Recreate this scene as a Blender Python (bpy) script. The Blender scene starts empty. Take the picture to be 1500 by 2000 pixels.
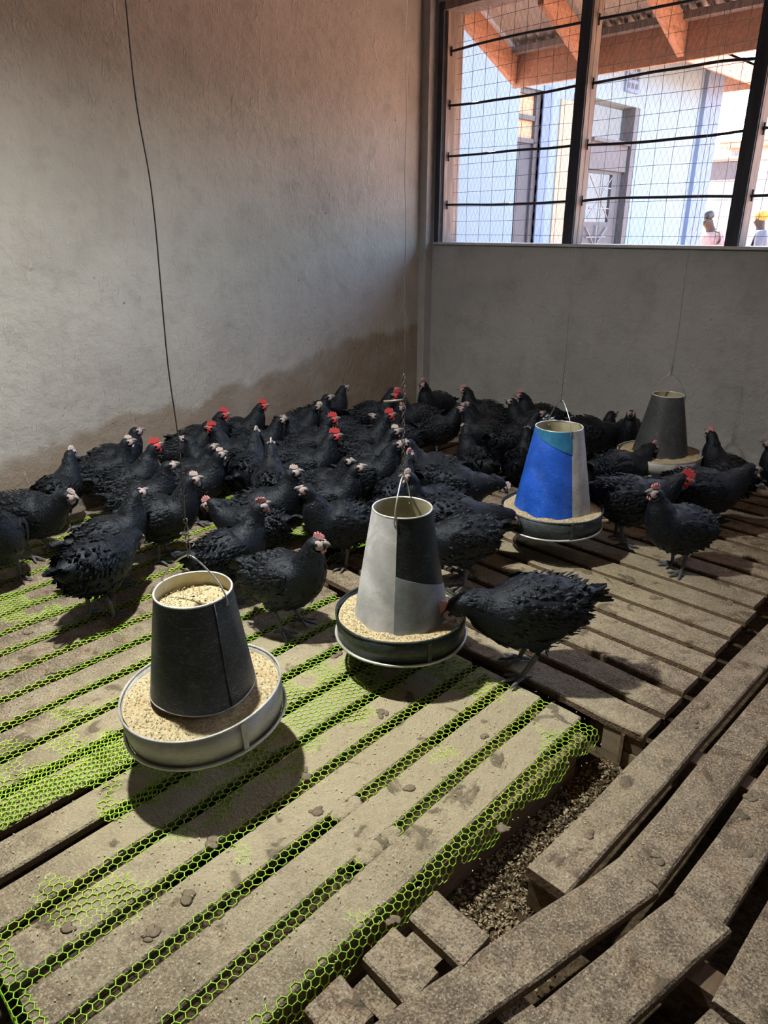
import bpy, bmesh, math, random
import numpy as np
from mathutils import Vector, Matrix, Quaternion, noise

# ------------------------------------------------------------------ camera, world, light, exposure
S = bpy.context.scene
COL = S.collection
cam_d = bpy.data.cameras.new('camera'); cam = bpy.data.objects.new('camera', cam_d); COL.objects.link(cam)
cam.location = (3.998, -4.350, 1.40)
cam.rotation_euler = (math.radians(90 - 21.63), 0, math.radians(45.228))
cam_d.sensor_fit = 'VERTICAL'; cam_d.sensor_height = 36.0; cam_d.lens = 1387 * 36 / 2000
cam_d.clip_start = 0.05; cam_d.clip_end = 300
S.camera = cam
vs = S.view_settings
vs.view_transform = 'Standard'; vs.look = 'None'; vs.gamma = 1.0; vs.use_curve_mapping = False
vs.exposure = 0.12
S.cycles.max_bounces = 6; S.cycles.diffuse_bounces = 4; S.cycles.glossy_bounces = 2
S.cycles.caustics_reflective = False; S.cycles.caustics_refractive = False
S.cycles.use_adaptive_sampling = True; S.cycles.adaptive_threshold = .09; S.cycles.adaptive_min_samples = 16; S.cycles.use_denoising = True

W = bpy.data.worlds.new('sky'); S.world = W; W.use_nodes = True
wn = W.node_tree.nodes; wl = W.node_tree.links
bgn = wn['Background']; sky = wn.new('ShaderNodeTexSky'); sky.sky_type = 'NISHITA'
sky.sun_disc = False; sky.sun_elevation = math.radians(55); sky.sun_rotation = math.radians(-60)
sky.air_density = 1.0; sky.dust_density = 3.0; sky.ozone_density = 1.0
wl.new(sky.outputs[0], bgn.inputs[0]); bgn.inputs[1].default_value = 2.1

sun_d = bpy.data.lights.new('sun', 'SUN'); sun_d.energy = 30.0; sun_d.angle = math.radians(0.6); sun_d.color = (1.0, .95, .88)
sun = bpy.data.objects.new('sun', sun_d); COL.objects.link(sun)
sun.rotation_euler = Vector((-.5, .32, .8)).to_track_quat('Z', 'Y').to_euler()

LAMP = (1.86, -3.44, 2.68)
LAMP_POWER = 450.0

# ------------------------------------------------------------------ helpers
random.seed(7)
def link(o, parent=None):
    COL.objects.link(o)
    if parent is not None: o.parent = parent
    return o
def tag(o, label=None, cat=None, group=None, kind=None):
    if label: o['label'] = label
    if cat: o['category'] = cat
    if group: o['group'] = group
    if kind: o['kind'] = kind
    return o
def empty(name, loc=(0, 0, 0), rz=0.0, parent=None):
    o = bpy.data.objects.new(name, None); o.empty_display_size = .05
    o.location = loc; o.rotation_euler = (0, 0, rz)
    return link(o, parent)
def mesh(name, V, Fc, m=None, parent=None, smooth=False, loc=None):
    me = bpy.data.meshes.new(name); me.from_pydata([tuple(v) for v in V], [], Fc); me.update()
    if m: me.materials.append(m)
    if smooth: me.polygons.foreach_set('use_smooth', [True] * len(me.polygons))
    o = bpy.data.objects.new(name, me)
    if loc is not None: o.location = loc
    return link(o, parent)
class MB:
    """collects boxes, tubes and lofts into one mesh"""
    def __init__(s): s.V = []; s.F = []
    def add(s, V, Fc):
        b = len(s.V); s.V += [Vector(v) for v in V]; s.F += [tuple(i + b for i in f) for f in Fc]
        return s
    def box(s, x0, x1, y0, y1, z0, z1, M=None):
        V = [Vector(p) for p in ((x0,y0,z0),(x1,y0,z0),(x1,y1,z0),(x0,y1,z0),(x0,y0,z1),(x1,y0,z1),(x1,y1,z1),(x0,y1,z1))]
        if M: V = [M @ v for v in V]
        return s.add(V, [(3,2,1,0),(4,5,6,7),(0,1,5,4),(1,2,6,5),(2,3,7,6),(3,0,4,7)])
    def rings(s, R, cap=True, close=True):
        n = len(R[0]); V = [v for r in R for v in r]; Fc = []
        for i in range(len(R) - 1):
            for j in range(n if close else n - 1):
                k = (j + 1) % n
                Fc.append((i*n+j, i*n+k, (i+1)*n+k, (i+1)*n+j))
        if cap: Fc.append(tuple(range(n - 1, -1, -1))); Fc.append(tuple((len(R)-1)*n + j for j in range(n)))
        return s.add(V, Fc)
    def tube(s, P, r, n=6):
        P = [Vector(p) for p in P]
        rs = r if isinstance(r, (list, tuple)) else [r] * len(P)
        R = []; side = None
        for i, p in enumerate(P):
            t = (P[min(i+1, len(P)-1)] - P[max(i-1, 0)]).normalized()
            if side is None:
                side = t.orthogonal().normalized()
            side = (side - t * side.dot(t)).normalized()
            b = t.cross(side)
            R.append([p + (side * math.cos(2*math.pi*j/n) + b * math.sin(2*math.pi*j/n)) * rs[i] for j in range(n)])
        return s.rings(R)
    def lathe(s, prof, n=32, cap=False, c=(0, 0)):
        R = [[Vector((c[0] + r*math.cos(2*math.pi*j/n), c[1] + r*math.sin(2*math.pi*j/n), z)) for j in range(n)] for r, z in prof]
        return s.rings(R, cap=cap)
    def ball(s, c, rx, ry, rz, n=8, m=5, M=None):
        c = Vector(c); R = []
        for i in range(m + 1):
            a = -math.pi/2 + math.pi * i / m
            ca = max(math.cos(a), .02)
            ring = [Vector((rx*ca*math.cos(2*math.pi*j/n), ry*ca*math.sin(2*math.pi*j/n), rz*math.sin(a))) for j in range(n)]
            if M: ring = [M @ v for v in ring]
            R.append([c + v for v in ring])
        return s.rings(R)
    def build(s, name, m=None, parent=None, smooth=False, loc=None):
        return mesh(name, s.V, s.F, m, parent, smooth, loc)
def catmull(P, k):
    P = [Vector(p) for p in P]; out = []
    for i in range(len(P) - 1):
        a, b, c, d = P[max(i-1, 0)], P[i], P[i+1], P[min(i+2, len(P)-1)]
        for j in range(k):
            t = j / k
            out.append(.5 * ((2*b) + (c - a)*t + (2*a - 5*b + 4*c - d)*t*t + (3*b - a - 3*c + d)*t**3))
    out.append(P[-1]); return out

# ------------------------------------------------------------------ materials
class NT:
    def __init__(s, name, rough=.8, spec=.3, metal=0.0):
        s.m = bpy.data.materials.new(name); s.m.use_nodes = True
        s.n = s.m.node_tree.nodes; s.l = s.m.node_tree.links
        s.b = s.n['Principled BSDF']
        s.b.inputs['Roughness'].default_value = rough
        s.b.inputs['Specular IOR Level'].default_value = spec
        s.b.inputs['Metallic'].default_value = metal
        s._p = None
    def pos(s):
        if not s._p: s._p = s.n.new('ShaderNodeNewGeometry')
        return s._p.outputs['Position']
    def nrm(s): s.pos(); return s._p.outputs['Normal']
    def obj(s): t = s.n.new('ShaderNodeTexCoord'); return t.outputs['Object']
    def rnd(s): return s.n.new('ShaderNodeObjectInfo').outputs['Random']
    def put(s, sock, v):
        if hasattr(v, 'node'): s.l.new(v, sock)
        elif isinstance(v, (tuple, list)) and len(v) == 3 and sock.type == 'RGBA': sock.default_value = (*v, 1)
        else: sock.default_value = v
    def noise(s, scale, detail=4, rough=.55, vec=None, dist=0):
        t = s.n.new('ShaderNodeTexNoise'); t.inputs['Scale'].default_value = scale; t.inputs['Detail'].default_value = detail
        t.inputs['Roughness'].default_value = rough; t.inputs['Distortion'].default_value = dist
        s.l.new(vec or s.pos(), t.inputs['Vector']); return t.outputs['Fac']
    def vor(s, scale, vec=None, out='Distance', feat='F1', rnd=1.0):
        t = s.n.new('ShaderNodeTexVoronoi'); t.feature = feat; t.inputs['Scale'].default_value = scale
        if 'Randomness' in t.inputs: t.inputs['Randomness'].default_value = rnd
        s.l.new(vec or s.pos(), t.inputs['Vector']); return t.outputs[out]
    def math(s, op, a, b=0.0, c=None, clamp=False):
        t = s.n.new('ShaderNodeMath'); t.operation = op; t.use_clamp = clamp
        s.put(t.inputs[0], a); s.put(t.inputs[1], b)
        if c is not None: s.put(t.inputs[2], c)
        return t.outputs[0]
    def ramp(s, x, a, b, lo=0.0, hi=1.0):
        t = s.n.new('ShaderNodeMapRange'); t.interpolation_type = 'SMOOTHSTEP'
        s.put(t.inputs[0], x)
        for i, v in ((1, a), (2, b), (3, lo), (4, hi)): t.inputs[i].default_value = v
        return t.outputs[0]
    def mix(s, f, a, b, mode='MIX'):
        t = s.n.new('ShaderNodeMix'); t.data_type = 'RGBA'; t.blend_type = mode
        s.put(t.inputs['Factor'], f); s.put(t.inputs[6], a); s.put(t.inputs[7], b); return t.outputs[2]
    def xyz(s, v=None):
        t = s.n.new('ShaderNodeSeparateXYZ'); s.l.new(v or s.pos(), t.inputs[0]); return t.outputs
    def scalev(s, v, sx, sy, sz):
        t = s.n.new('ShaderNodeMapping'); t.inputs['Scale'].default_value = (sx, sy, sz); s.l.new(v, t.inputs[0]); return t.outputs[0]
    def dist(s, p):
        t = s.n.new('ShaderNodeVectorMath'); t.operation = 'DISTANCE'; s.l.new(s.pos(), t.inputs[0]); t.inputs[1].default_value = p; return t.outputs['Value']
    def col(s, v): s.put(s.b.inputs['Base Color'], v); return s
    def rough(s, v): s.put(s.b.inputs['Roughness'], v); return s
    def bump(s, h, strength=.4, d=.01):
        t = s.n.new('ShaderNodeBump'); t.inputs['Strength'].default_value = strength; t.inputs['Distance'].default_value = d
        s.l.new(h, t.inputs['Height']); s.l.new(t.outputs[0], s.b.inputs['Normal']); return s
def plain(name, c, rough=.7, spec=.3, metal=0.0, var=.15, scale=30, bump=0.0):
    q = NT(name, rough, spec, metal)
    n = q.noise(scale, 3)
    q.col(q.mix(n, tuple(x*(1-var) for x in c), tuple(min(1, x*(1+var)) for x in c)))
    if bump: q.bump(n, bump, .004)
    return q.m
M = {}
def plaster(name, base, alt, stain=True):
    q = NT(name, .88, .2)
    big = q.noise(1.3, 4, .6); mid = q.noise(7, 3, .6); fine = q.noise(70, 2, .7)
    c = q.mix(q.ramp(big, .35, .68), base, alt)
    c = q.mix(q.math('MULTIPLY', q.ramp(mid, .45, .8), .28), c, (.17, .155, .14))
    if stain:
        x, y, z = q.xyz()
        edge = q.math('ADD', q.math('MULTIPLY', y, .14), .715)
        wob = q.math('MULTIPLY', q.math('SUBTRACT', q.noise(2.6, 4, .55), .5), .42)
        d = q.math('SUBTRACT', q.math('ADD', edge, wob), z)
        f = q.ramp(d, -.02, .05)
        f = q.math('MULTIPLY', f, q.ramp(q.noise(5, 5, .6), .2, .6, .35, .75))
        c = q.mix(f, c, (.225, .165, .115))
    # trowel scratches and pits
    scr = q.noise(26, 3, .5, q.scalev(q.pos(), 1, 1, .22), 1.6)
    c = q.mix(q.math('MULTIPLY', q.ramp(scr, .66, .72), .3), c, (.50, .46, .41))
    pit = q.vor(8, None, 'Distance')
    pf = q.math('MULTIPLY', q.ramp(pit, .028, .05, 1, 0), q.ramp(q.noise(3.1, 2), .5, .6))
    c = q.mix(q.math('MULTIPLY', pf, .75), c, (.07, .065, .06))
    q.col(c)
    h = q.math('ADD', q.math('MULTIPLY', q.noise(14, 3, .6), 1.0), q.math('MULTIPLY', fine, .25))
    h = q.math('SUBTRACT', h, q.math('MULTIPLY', pf, .5))
    h = q.math('ADD', h, q.math('MULTIPLY', q.ramp(scr, .6, .72), .25))
    q.bump(h, .75, .014)
    return q.m
M['wall_l'] = plaster('plaster_left', (.425, .40, .37), (.36, .335, .31))
M['wall_w'] = plaster('plaster_window', (.40, .395, .395), (.34, .335, .335), False)
def slat_mat(name, seed, base=(.20, .165, .115), hi=(.345, .295, .215), dust=1.0):
    q = NT(name, .93, .15)
    off = q.math('MULTIPLY', q.rnd(), 9)
    v = q.n.new('ShaderNodeVectorMath'); v.operation = 'ADD'; q.l.new(q.pos(), v.inputs[0]); q.l.new(off, v.inputs[1]); vec = v.outputs[0]
    big = q.noise(4.5, 3, .62, vec); mid = q.noise(22, 3, .65, vec); fine = q.noise(170, 2, .7, vec)
    c = q.mix(q.ramp(big, .35, .65), base, hi)
    c = q.mix(q.ramp(q.noise(9, 4, .6, vec, .4), .48, .62, 0, .55), c, (.20, .125, .075))
    c = q.mix(q.ramp(mid, .45, .62, 0, .7), c, (.135, .105, .078))
    c = q.mix(q.ramp(fine, .52, .66, 0, .65), c, (.46, .40, .30))
    c = q.mix(q.ramp(fine, .34, .47, .75, 0), c, (.075, .058, .042))
    # spilt feed dust round the feeders (colour of the spilt meal itself)
    dn = q.math('MULTIPLY', q.noise(6, 4, .6), .5)
    dd = None
    for p, r in (((2.55, -3.35, 0), .72), ((2.80, -2.95, 0), .62), ((2.45, -1.75, 0), .75)):
        e = q.ramp(q.math('SUBTRACT', q.dist(p), dn), r * .15, r, 1, 0)
        dd = e if dd is None else q.math('MAXIMUM', dd, e)
    c = q.mix(q.math('MULTIPLY', dd, .74 * dust), c, (.44, .385, .255))
    # droppings
    dr = q.noise(9, 3, .55, vec, .6)
    c = q.mix(q.ramp(dr, .61, .68, 0, .7), c, (.095, .08, .055))
    # pale husk flecks
    vo = q.vor(75, vec); fl = q.math('MULTIPLY', q.ramp(vo, .1, .16, 1, 0), q.ramp(q.noise(13, 2), .42, .56))
    c = q.mix(q.math('MULTIPLY', fl, .8), c, (.56, .50, .40))
    # bare brown wood on the edges of the boards
    nz = q.xyz(q.nrm())[2]
    side = q.ramp(q.math('ABSOLUTE', nz), .45, .75, 1, 0)
    wood = q.mix(q.noise(18, 5, .6, q.scalev(vec, .35, .35, 3)), (.10, .062, .038), (.215, .145, .09))
    c = q.mix(q.math('MULTIPLY', side, .8), c, wood)
    q.col(c)
    h = q.math('ADD', q.math('MULTIPLY', mid, 1.0), q.math('MULTIPLY', fine, .45))
    h = q.math('ADD', h, q.math('MULTIPLY', q.ramp(dr, .6, .74), .5))
    q.bump(h, 1.0, .011)
    return q.m
M['slat'] = slat_mat('dusty_slat', 0)
M['slat_bare'] = slat_mat('dusty_slat_bare', 3, (.215, .17, .118), (.345, .285, .205), .6)
def wood_mat(name, a, b, axis='z', rough=.75, spec=.25):
    q = NT(name, rough, spec)
    sc = {'z': (6, 6, .5), 'x': (.5, 6, 6), 'y': (6, .5, 6)}[axis]
    n = q.noise(6, 5, .6, q.scalev(q.pos(), *sc), .8); f = q.noise(60, 3, .6)
    c = q.mix(q.ramp(n, .3, .7), a, b); c = q.mix(q.ramp(f, .55, .8, 0, .35), c, tuple(x*.5 for x in a))
    q.col(c); q.bump(n, .3, .004); return q.m
M['wood_brown'] = wood_mat('brown_bearer', (.12, .078, .05), (.24, .165, .105), 'y')
M['wood_frame'] = wood_mat('window_timber', (.17, .135, .12), (.31, .255, .225), 'z')
M['wood_orange'] = wood_mat('orange_timber', (.40, .20, .125), (.54, .30, .20), 'y')
M['front_dark'] = wood_mat('dark_navy_face', (.025, .03, .045), (.045, .05, .07), 'z', .6)
M['rod'] = plain('black_rod', (.02, .022, .03), .55, .4)
M['wire'] = plain('rusty_wire', (.16, .14, .125), .55, .5, .6)
M['bail'] = plain('bright_wire', (.52, .52, .50), .35, .5, .85)
M['meshwire'] = plain('mesh_wire', (.09, .09, .095), .5, .5, .5)
q = NT('green_net', .45, .4)
f = q.noise(2.2, 3); q.col(q.mix(q.ramp(f, .35, .65), (.32, .64, .03), (.47, .72, .055)))
q.b.inputs['Subsurface Weight'].default_value = 0.0
M['net'] = q.m
q = NT('litter', .97, .1)
vo = q.vor(70, None, 'Color'); n1 = q.noise(3.5, 4); n2 = q.noise(45, 5, .7)
c = q.mix(q.ramp(n2, .3, .75), (.30, .23, .13), (.74, .62, .40)); c = q.mix(q.ramp(n1, .4, .7, 0, .45), c, (.13, .09, .055))
q.col(c); q.bump(n2, 1.0, .02); M['litter'] = q.m
q = NT('shade_darkened_dirt', .97, .1)  # ground dirt, colour darkened to stand in for shade deep between the boards
n2 = q.noise(40, 5, .7); q.col(q.mix(q.ramp(n2, .3, .75), (.055, .038, .024), (.17, .125, .075))); q.bump(n2, 1.0, .02); M['dirt'] = q.m
q = NT('feed_meal', .95, .15)
n2 = q.noise(120, 4, .7); n1 = q.noise(18, 4)
c = q.mix(q.ramp(n2, .3, .72), (.40, .31, .17), (.74, .64, .42)); c = q.mix(q.ramp(n1, .52, .72, 0, .5), c, (.52, .37, .19))
q.col(c); q.bump(n2, .9, .008); M['feed'] = q.m
def tin(name, c, scr, rough=.42, metal=.35, amt=.5, fleck=(.6, .6, .58)):
    q = NT(name, rough, .45, metal)
    o = q.obj()
    n = q.noise(9, 5, .6, o, .5); sc = q.noise(40, 4, .6, q.scalev(o, 1, 1, 5), 2.0); fl = q.vor(95, o)
    k = q.mix(q.ramp(n, .3, .75), tuple(x*.75 for x in c), tuple(min(1, x*1.25) for x in c))
    k = q.mix(q.ramp(q.noise(5, 5, .7, o, 1.2), .48, .7, 0, amt*.55), k, scr)
    k = q.mix(q.ramp(sc, .54, .66, 0, amt), k, scr)
    k = q.mix(q.math('MULTIPLY', q.ramp(fl, .06, .1, 1, 0), q.ramp(q.noise(8, 2, .5, o), .42, .56, 0, .75)), k, fleck)
    q.col(k); q.rough(q.ramp(n, .2, .8, rough - .08, rough + .18)); q.bump(n, .25, .006)
    return q.m
M['tin_dark'] = tin('dark_painted_tin', (.040, .047, .056), (.16, .17, .18), .42, .35, .75)
M['tin_grey'] = tin('galvanised_tin', (.46, .455, .43), (.25, .25, .24), .48, .2, .6)
M['tin_light'] = tin('pale_painted_tin', (.54, .54, .55), (.34, .34, .35), .5, .15)
M['tin_bluegrey'] = tin('bluish_tin', (.27, .30, .335), (.42, .43, .44), .42, .25)
M['tin_black'] = tin('blackish_tin', (.012, .018, .020), (.10, .105, .10), .35, .2, .45)
M['tin_darkgreen'] = tin('dark_green_tin', (.020, .030, .028), (.12, .13, .12), .38, .2)
M['tin_slate'] = tin('slate_tin', (.040, .052, .062), (.17, .18, .18), .42, .3)
M['tin_blue'] = tin('blue_painted_tin', (.012, .085, .50), (.22, .36, .66), .3, .0, .2, (.55, .65, .85))
M['tin_teal'] = tin('teal_painted_tin', (.02, .14, .28), (.14, .30, .42), .35, .0, .2)
M['tin_white'] = tin('cream_painted_tin', (.50, .49, .44), (.16, .15, .14), .5, .0, .6)
M['tin_inner'] = tin('yellowed_tin_inside', (.50, .46, .31), (.36, .32, .2), .55, .1, .4)
M['tin_rim'] = tin('bare_rim', (.62, .62, .58), (.4, .4, .38), .4, .4)
M['tin_farcone'] = tin('dull_dark_tin', (.055, .058, .062), (.18, .18, .18), .5, .3)
# hen materials
q = NT('black_feather', .42, .36)
n = q.noise(55, 3, .6); q.col(q.mix(n, (.0018, .002, .003), (.0062, .0068, .0095)))
q.b.inputs['Sheen Weight'].default_value = .02; q.b.inputs['Sheen Tint'].default_value = (.45, .6, .85, 1)
q.b.inputs['Specular Tint'].default_value = (.74, .85, 1, 1); q.bump(q.noise(90, 4, .65), .6, .008); M['feather'] = q.m
M['shank'] = plain('slate_leg_skin', (.105, .105, .115), .6, .3, 0, .35, 120, .4)
M['face'] = plain('grey_pink_face_skin', (.36, .285, .29), .6, .3, 0, .3, 200)
M['beak'] = plain('horn_beak', (.20, .185, .175), .4, .4, 0, .4, 200)
M['eye'] = plain('dark_eye', (.008, .006, .005), .12, .6)
M['comb_r'] = plain('red_comb', (.52, .060, .065), .5, .35, 0, .2, 150, .3)
M['comb_p'] = plain('pink_comb', (.56, .25, .26), .55, .3, 0, .2, 150, .3)
M['comb_w'] = plain('pale_comb', (.60, .49, .46), .55, .3, 0, .15, 150, .3)
M['comb_n'] = plain('grey_comb', (.13, .11, .115), .6, .3, 0, .2, 150, .3)
# outdoors
M['facade'] = plain('pale_blue_render', (.195, .262, .315), .85, .2, 0, .05, 4)
M['facade_blue'] = plain('blue_trim_and_shade', (.15, .20, .295), .8, .2, 0, .06, 4)  # blue trim; on the reveal it also paints in shaded wall
M['cream'] = plain('cream_render', (.36, .29, .205), .85, .2, 0, .1, 6)
M['door_grey'] = plain('grey_steel_paint', (.05, .053, .065), .5, .35, 0, .15, 10)
M['door_frame'] = plain('grey_frame_paint', (.085, .08, .085), .6, .3, 0, .2, 20)
M['door_wood'] = wood_mat('transom_wood', (.42, .24, .14), (.56, .36, .22), 'y')
M['grille'] = plain('grille_steel', (.20, .20, .21), .45, .4, .4)
M['soil'] = plain('red_soil', (.46, .27, .18), .95, .1, 0, .25, 1.5, .3)
M['roof_tin'] = plain('corrugated_iron', (.52, .47, .42), .45, .5, .45, .25, 9)
M['white_wall'] = plain('white_render', (.34, .34, .34), .85, .2, 0, .06, 5)
M['ceil'] = plain('grey_ceiling_board', (.40, .39, .37), .9, .2, 0, .15, 3)
q = NT('bulb_glow', .5, .3); q.b.inputs['Emission Color'].default_value = (.95, 1, .88, 1); q.b.inputs['Emission Strength'].default_value = 18; M['bulb'] = q.m

# ------------------------------------------------------------------ the setting: shell of the room
def structure(name, mb, m, parent=None):
    o = mb.build(name, m, parent)
    if parent is None: o['kind'] = 'structure'
    return o
structure('wall_left', MB().box(-.2, 0, -6.6, .28, -.3, 3.0), M['wall_l'])
w = MB().box(0, 5.7, .08, .28, -.3, 1.30).box(0, .10, .08, .28, 1.30, 3.0).box(.10, 5.7, .08, .28, 2.87, 3.0)
structure('wall_back', w, M['wall_w'])
structure('trim_1', MB().box(0.0, .07, 0.0, .08, -.15, 3.0), M['wall_w'])
structure('trim_2', MB().box(.10, 5.7, .055, .30, 1.300, 1.316), plain('sill_cement', (.46, .46, .47), .85))
structure('wall_rear', MB().box(-.2, 5.9, -6.8, -6.6, -.3, 3.0), M['wall_w'])
w = MB().box(5.7, 5.9, -6.6, .28, -.3, 3.0)
structure('wall_right', w, M['wall_w'])
structure('ceiling', MB().box(-.2, 5.9, -6.8, .28, 3.0, 3.04), M['ceil'])
structure('floor', MB().box(0, 5.7, -6.6, .08, -.30, -.15), M['dirt'])

# window: timber posts, dark front strips, round bars, welded mesh, chicken wire
win = empty('window_1', (0, .14, 1.316)); win['kind'] = 'structure'
def wp(name, mb, m, smooth=False):
    mb.V = [v - Vector((0, .14, 1.316)) for v in mb.V]
    return mb.build(name, m, win, smooth)
wp('post', MB().box(.138, .152, .10, .27, 1.316, 2.86), M['wood_frame'])
wp('dark_strip', MB().box(.092, .138, .066, .08, 1.316, 2.87), M['front_dark'])
for x in (1.237, 2.299, 3.36, 4.42):
    wp('post', MB().box(x, x + .072, .080, .185, 1.316, 2.86), M['wood_frame'])
    wp('dark_strip', MB().box(x - .004, x + .068, .066, .0795, 1.316, 2.87), M['front_dark'])  # thin dark navy strip laid on the post front
wp('header', MB().box(.10, 5.7, .075, .28, 2.82, 2.87), M['wood_frame'])
edges = [.152, 1.237, 1.309, 2.299, 2.371, 3.36, 3.432, 4.42, 4.492, 5.7]
for z in (1.58, 1.908, 2.246, 2.58):
    for i in range(0, 9, 2):
        a, b = edges[i] - .004, edges[i+1] + .004
        bend = random.uniform(-.012, .014)
        P = [(a + (b - a)*t, .135 + random.uniform(-.003, .003), z + bend*math.sin(math.pi*t) + random.uniform(-.004, .004)) for t in (0, .2, .4, .6, .8, 1)]
        mb = MB().tube(catmull(P, 3), .0085, 7)
        mb.tube([(a + .012, .134, z - .03), (a + .012, .134, z + .03)], .006, 5)
        wp('bar', mb, M['rod'], True)
g = MB()
for i in range(50):
    x = .19 + i * .111 + random.uniform(-.006, .006)
    g.tube([(x + random.uniform(-.008, .008), .205, z) for z in (1.32, 1.7, 2.1, 2.5, 2.85)], .0016, 4)
for i in range(16):
    z = 1.37 + i * .098
    g.tube([(.13 + k*.55, .209, z + random.uniform(-.007, .007)) for k in range(11)], .0016, 4)
tag(wp('welded_mesh', g, M['meshwire']), kind='stuff')
g = MB(); V = []; Fc = []
def strand(p, q2, r=.00055):
    p = Vector(p); q2 = Vector(q2); b = len(V)
    for c in (p, q2):
        for k in range(3):
            a = 2*math.pi*k/3; d = (q2 - p).normalized(); s1 = d.cross(Vector((0, 1, 0))).normalized()
            V.append(c + s1*r*math.cos(a) + Vector((0, 1, 0))*r*math.sin(a))
    for k in range(3): Fc.append((b+k, b+(k+1) % 3, b+3+(k+1) % 3, b+3+k))
cw, ch = .036, .044
for j in range(36):
    for i in range(88):
        x = .15 + (i + .5*(j % 2))*cw; z = 1.32 + j*ch*.98
        for s in (-1, 1): strand((x, .222, z), (x + s*cw*.5, .222, z + ch))
        
g.V, g.F = V, Fc
tag(wp('chicken_wire', g, M['meshwire']), kind='stuff')

# eave of this roof over the window
eave = empty('roof_eave', (0, .28, 2.9)); tag(eave, 'orange timber eave with corrugated iron sheet above the mesh window', 'eave')
E0 = Vector((0, .28, 2.9))
def ep(name, mb, m, smooth=False):
    mb.V = [v - E0 for v in mb.V]; return mb.build(name, m, eave, smooth)
ep('fascia', MB().box(.11, 5.9, .945, .975, 2.45, 2.70), M['wood_orange'])
ep('batten', MB().box(.13, 5.9, .86, .94, 2.67, 2.715), M['wood_frame'])
for x in (.10, .76, 1.45, 2.15, 2.85, 3.55, 4.25, 4.95):
    V2 = []
    for (y, zt, h) in ((.285, 2.945, .17), (.94, 2.665, .19)):
        V2 += [(x, y, zt - h), (x + .045, y, zt - h), (x + .045, y, zt), (x, y, zt)]
    ep('rafter', MB().add(V2, [(0,1,2,3),(7,6,5,4),(0,4,5,1),(1,5,6,2),(2,6,7,3),(3,7,4,0)]), M['wood_orange'])
n = 240; R = []
for (y, z) in ((.285, 2.962), (1.06, 2.64)):
    R.append([Vector((.07 + 5.8*i/n, y, z + .035 + .013*math.sin(2*math.pi*5.8*i/n/.085))) for i in range(n + 1)])
R2 = R + [[v + Vector((0, 0, .004)) for v in r] for r in (R[1], R[0])]
ep('roof_sheet', MB().rings(R2 + [R2[0]], cap=False, close=False), M['roof_tin'], True)

# ------------------------------------------------------------------ outdoors
structure('ground', MB().box(-40, 40, -40, .29, -.45, -.31).box(-40, 40, .29, 60, -.45, -.08), M['soil'])
bld = empty('building', (-1.0, 4, -.08)); tag(bld, 'pale blue rendered building with grey doors seen through the mesh window', 'building')
B0 = Vector((-1.0, 4, -.08))
def bp(name, mb, m, parent=None, smooth=False):
    mb.V = [v - B0 for v in mb.V]
    o = mb.build(name, m, parent or bld, smooth)
    return o
w = MB()
for a, b in ((.35, 2.60), (3.02, 3.62), (5.20, 7.5)): w.box(-1.25, -1.0, a, b, -.08, 3.75)
w.box(-1.25, -1.0, 2.60, 3.02, 2.79, 3.75).box(-1.25, -1.0, 3.62, 5.20, 2.84, 3.75)
w.box(-4.0, -1.25, 7.3, 7.5, -.08, 3.75).box(-4.0, -1.25, .35, .55, -.08, 3.75)
bp('wall', w, M['facade'])
bp('corner_post', MB().box(-1.02, -.94, 6.95, 7.5, -.08, 3.6), M['facade_blue'])
bp('reveal', MB().box(-1.24, -.985, 3.02, 3.20, -.08, 2.84), M['facade_blue'])  # bluer colour painted in for the shade on the wall here
bp('cream_panel', MB().box(-1.3, -.985, 3.36, 3.64, -.08, 2.75), M['cream'])
bp('inner_wall', MB().box(-2.0, -1.9, 3.3, 5.6, -.08, 3.4), M['cream'])
dr = bp('door', MB().box(-1.12, -1.06, 2.63, 2.95, -.08, 2.28), M['door_grey'])
bp('panel', MB().box(-1.06, -1.045, 2.68, 2.90, .2, 2.12), M['door_grey'], dr)
for z in (2.30, 2.54): bp('transom', MB().box(-1.12, -1.07, 2.63, 2.95, z, z + .20), M['door_wood'])
for z in (2.28, 2.50, 2.74): bp('transom_bar', MB().box(-1.13, -1.03, 2.62, 2.96, z, z + .045), M['door_frame'])
bp('door_frame', MB().box(-1.13, -1.03, 2.95, 3.02, -.08, 2.79), M['door_frame'])
gt = bp('steel_door', MB().box(-1.11, -1.07, 4.16, 5.02, -.08, 1.50).box(-1.11, -1.07, 4.16, 5.02, 2.06, 2.42)
        .box(-1.11, -1.07, 4.80, 5.02, 1.5, 2.06).box(-1.11, -1.07, 4.16, 4.22, 1.5, 2.06), M['door_grey'])
s = MB()
for (zc) in (1.78, 1.20):
    for (dy, dz) in ((.26, .24), (-.26, .24), (.0, .27)):
        s.tube([(-1.055, 4.5 - dy, zc - dz), (-1.055, 4.5 + dy, zc + dz)], .008, 5)
    for dz in (-.12, .12): s.tube([(-1.055, 4.26, zc + dz), (-1.055, 4.76, zc + dz)], .007, 5)
bp('star_grille', s, M['grille'], gt)
bp('shutter', MB().box(-1.05, -1.03, 4.14, 5.04, 2.10, 2.40).box(-1.05, -.99, 4.14, 5.04, 2.40, 2.44), M['door_frame'], gt)
for y0 in (3.62, 5.08): bp('door_post', MB().box(-1.14, -1.0, y0, y0 + .10, -.08, 2.84), M['door_frame'])
bp('door_post', MB().box(-1.5, -1.44, 4.10, 4.18, -.08, 2.5), M['door_wood'])
s = MB()
for z in np.arange(1.0, 2.7, .17): s.tube([(-1.07, 3.70, z), (-1.07, 4.1, z)], .008, 5)
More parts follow.
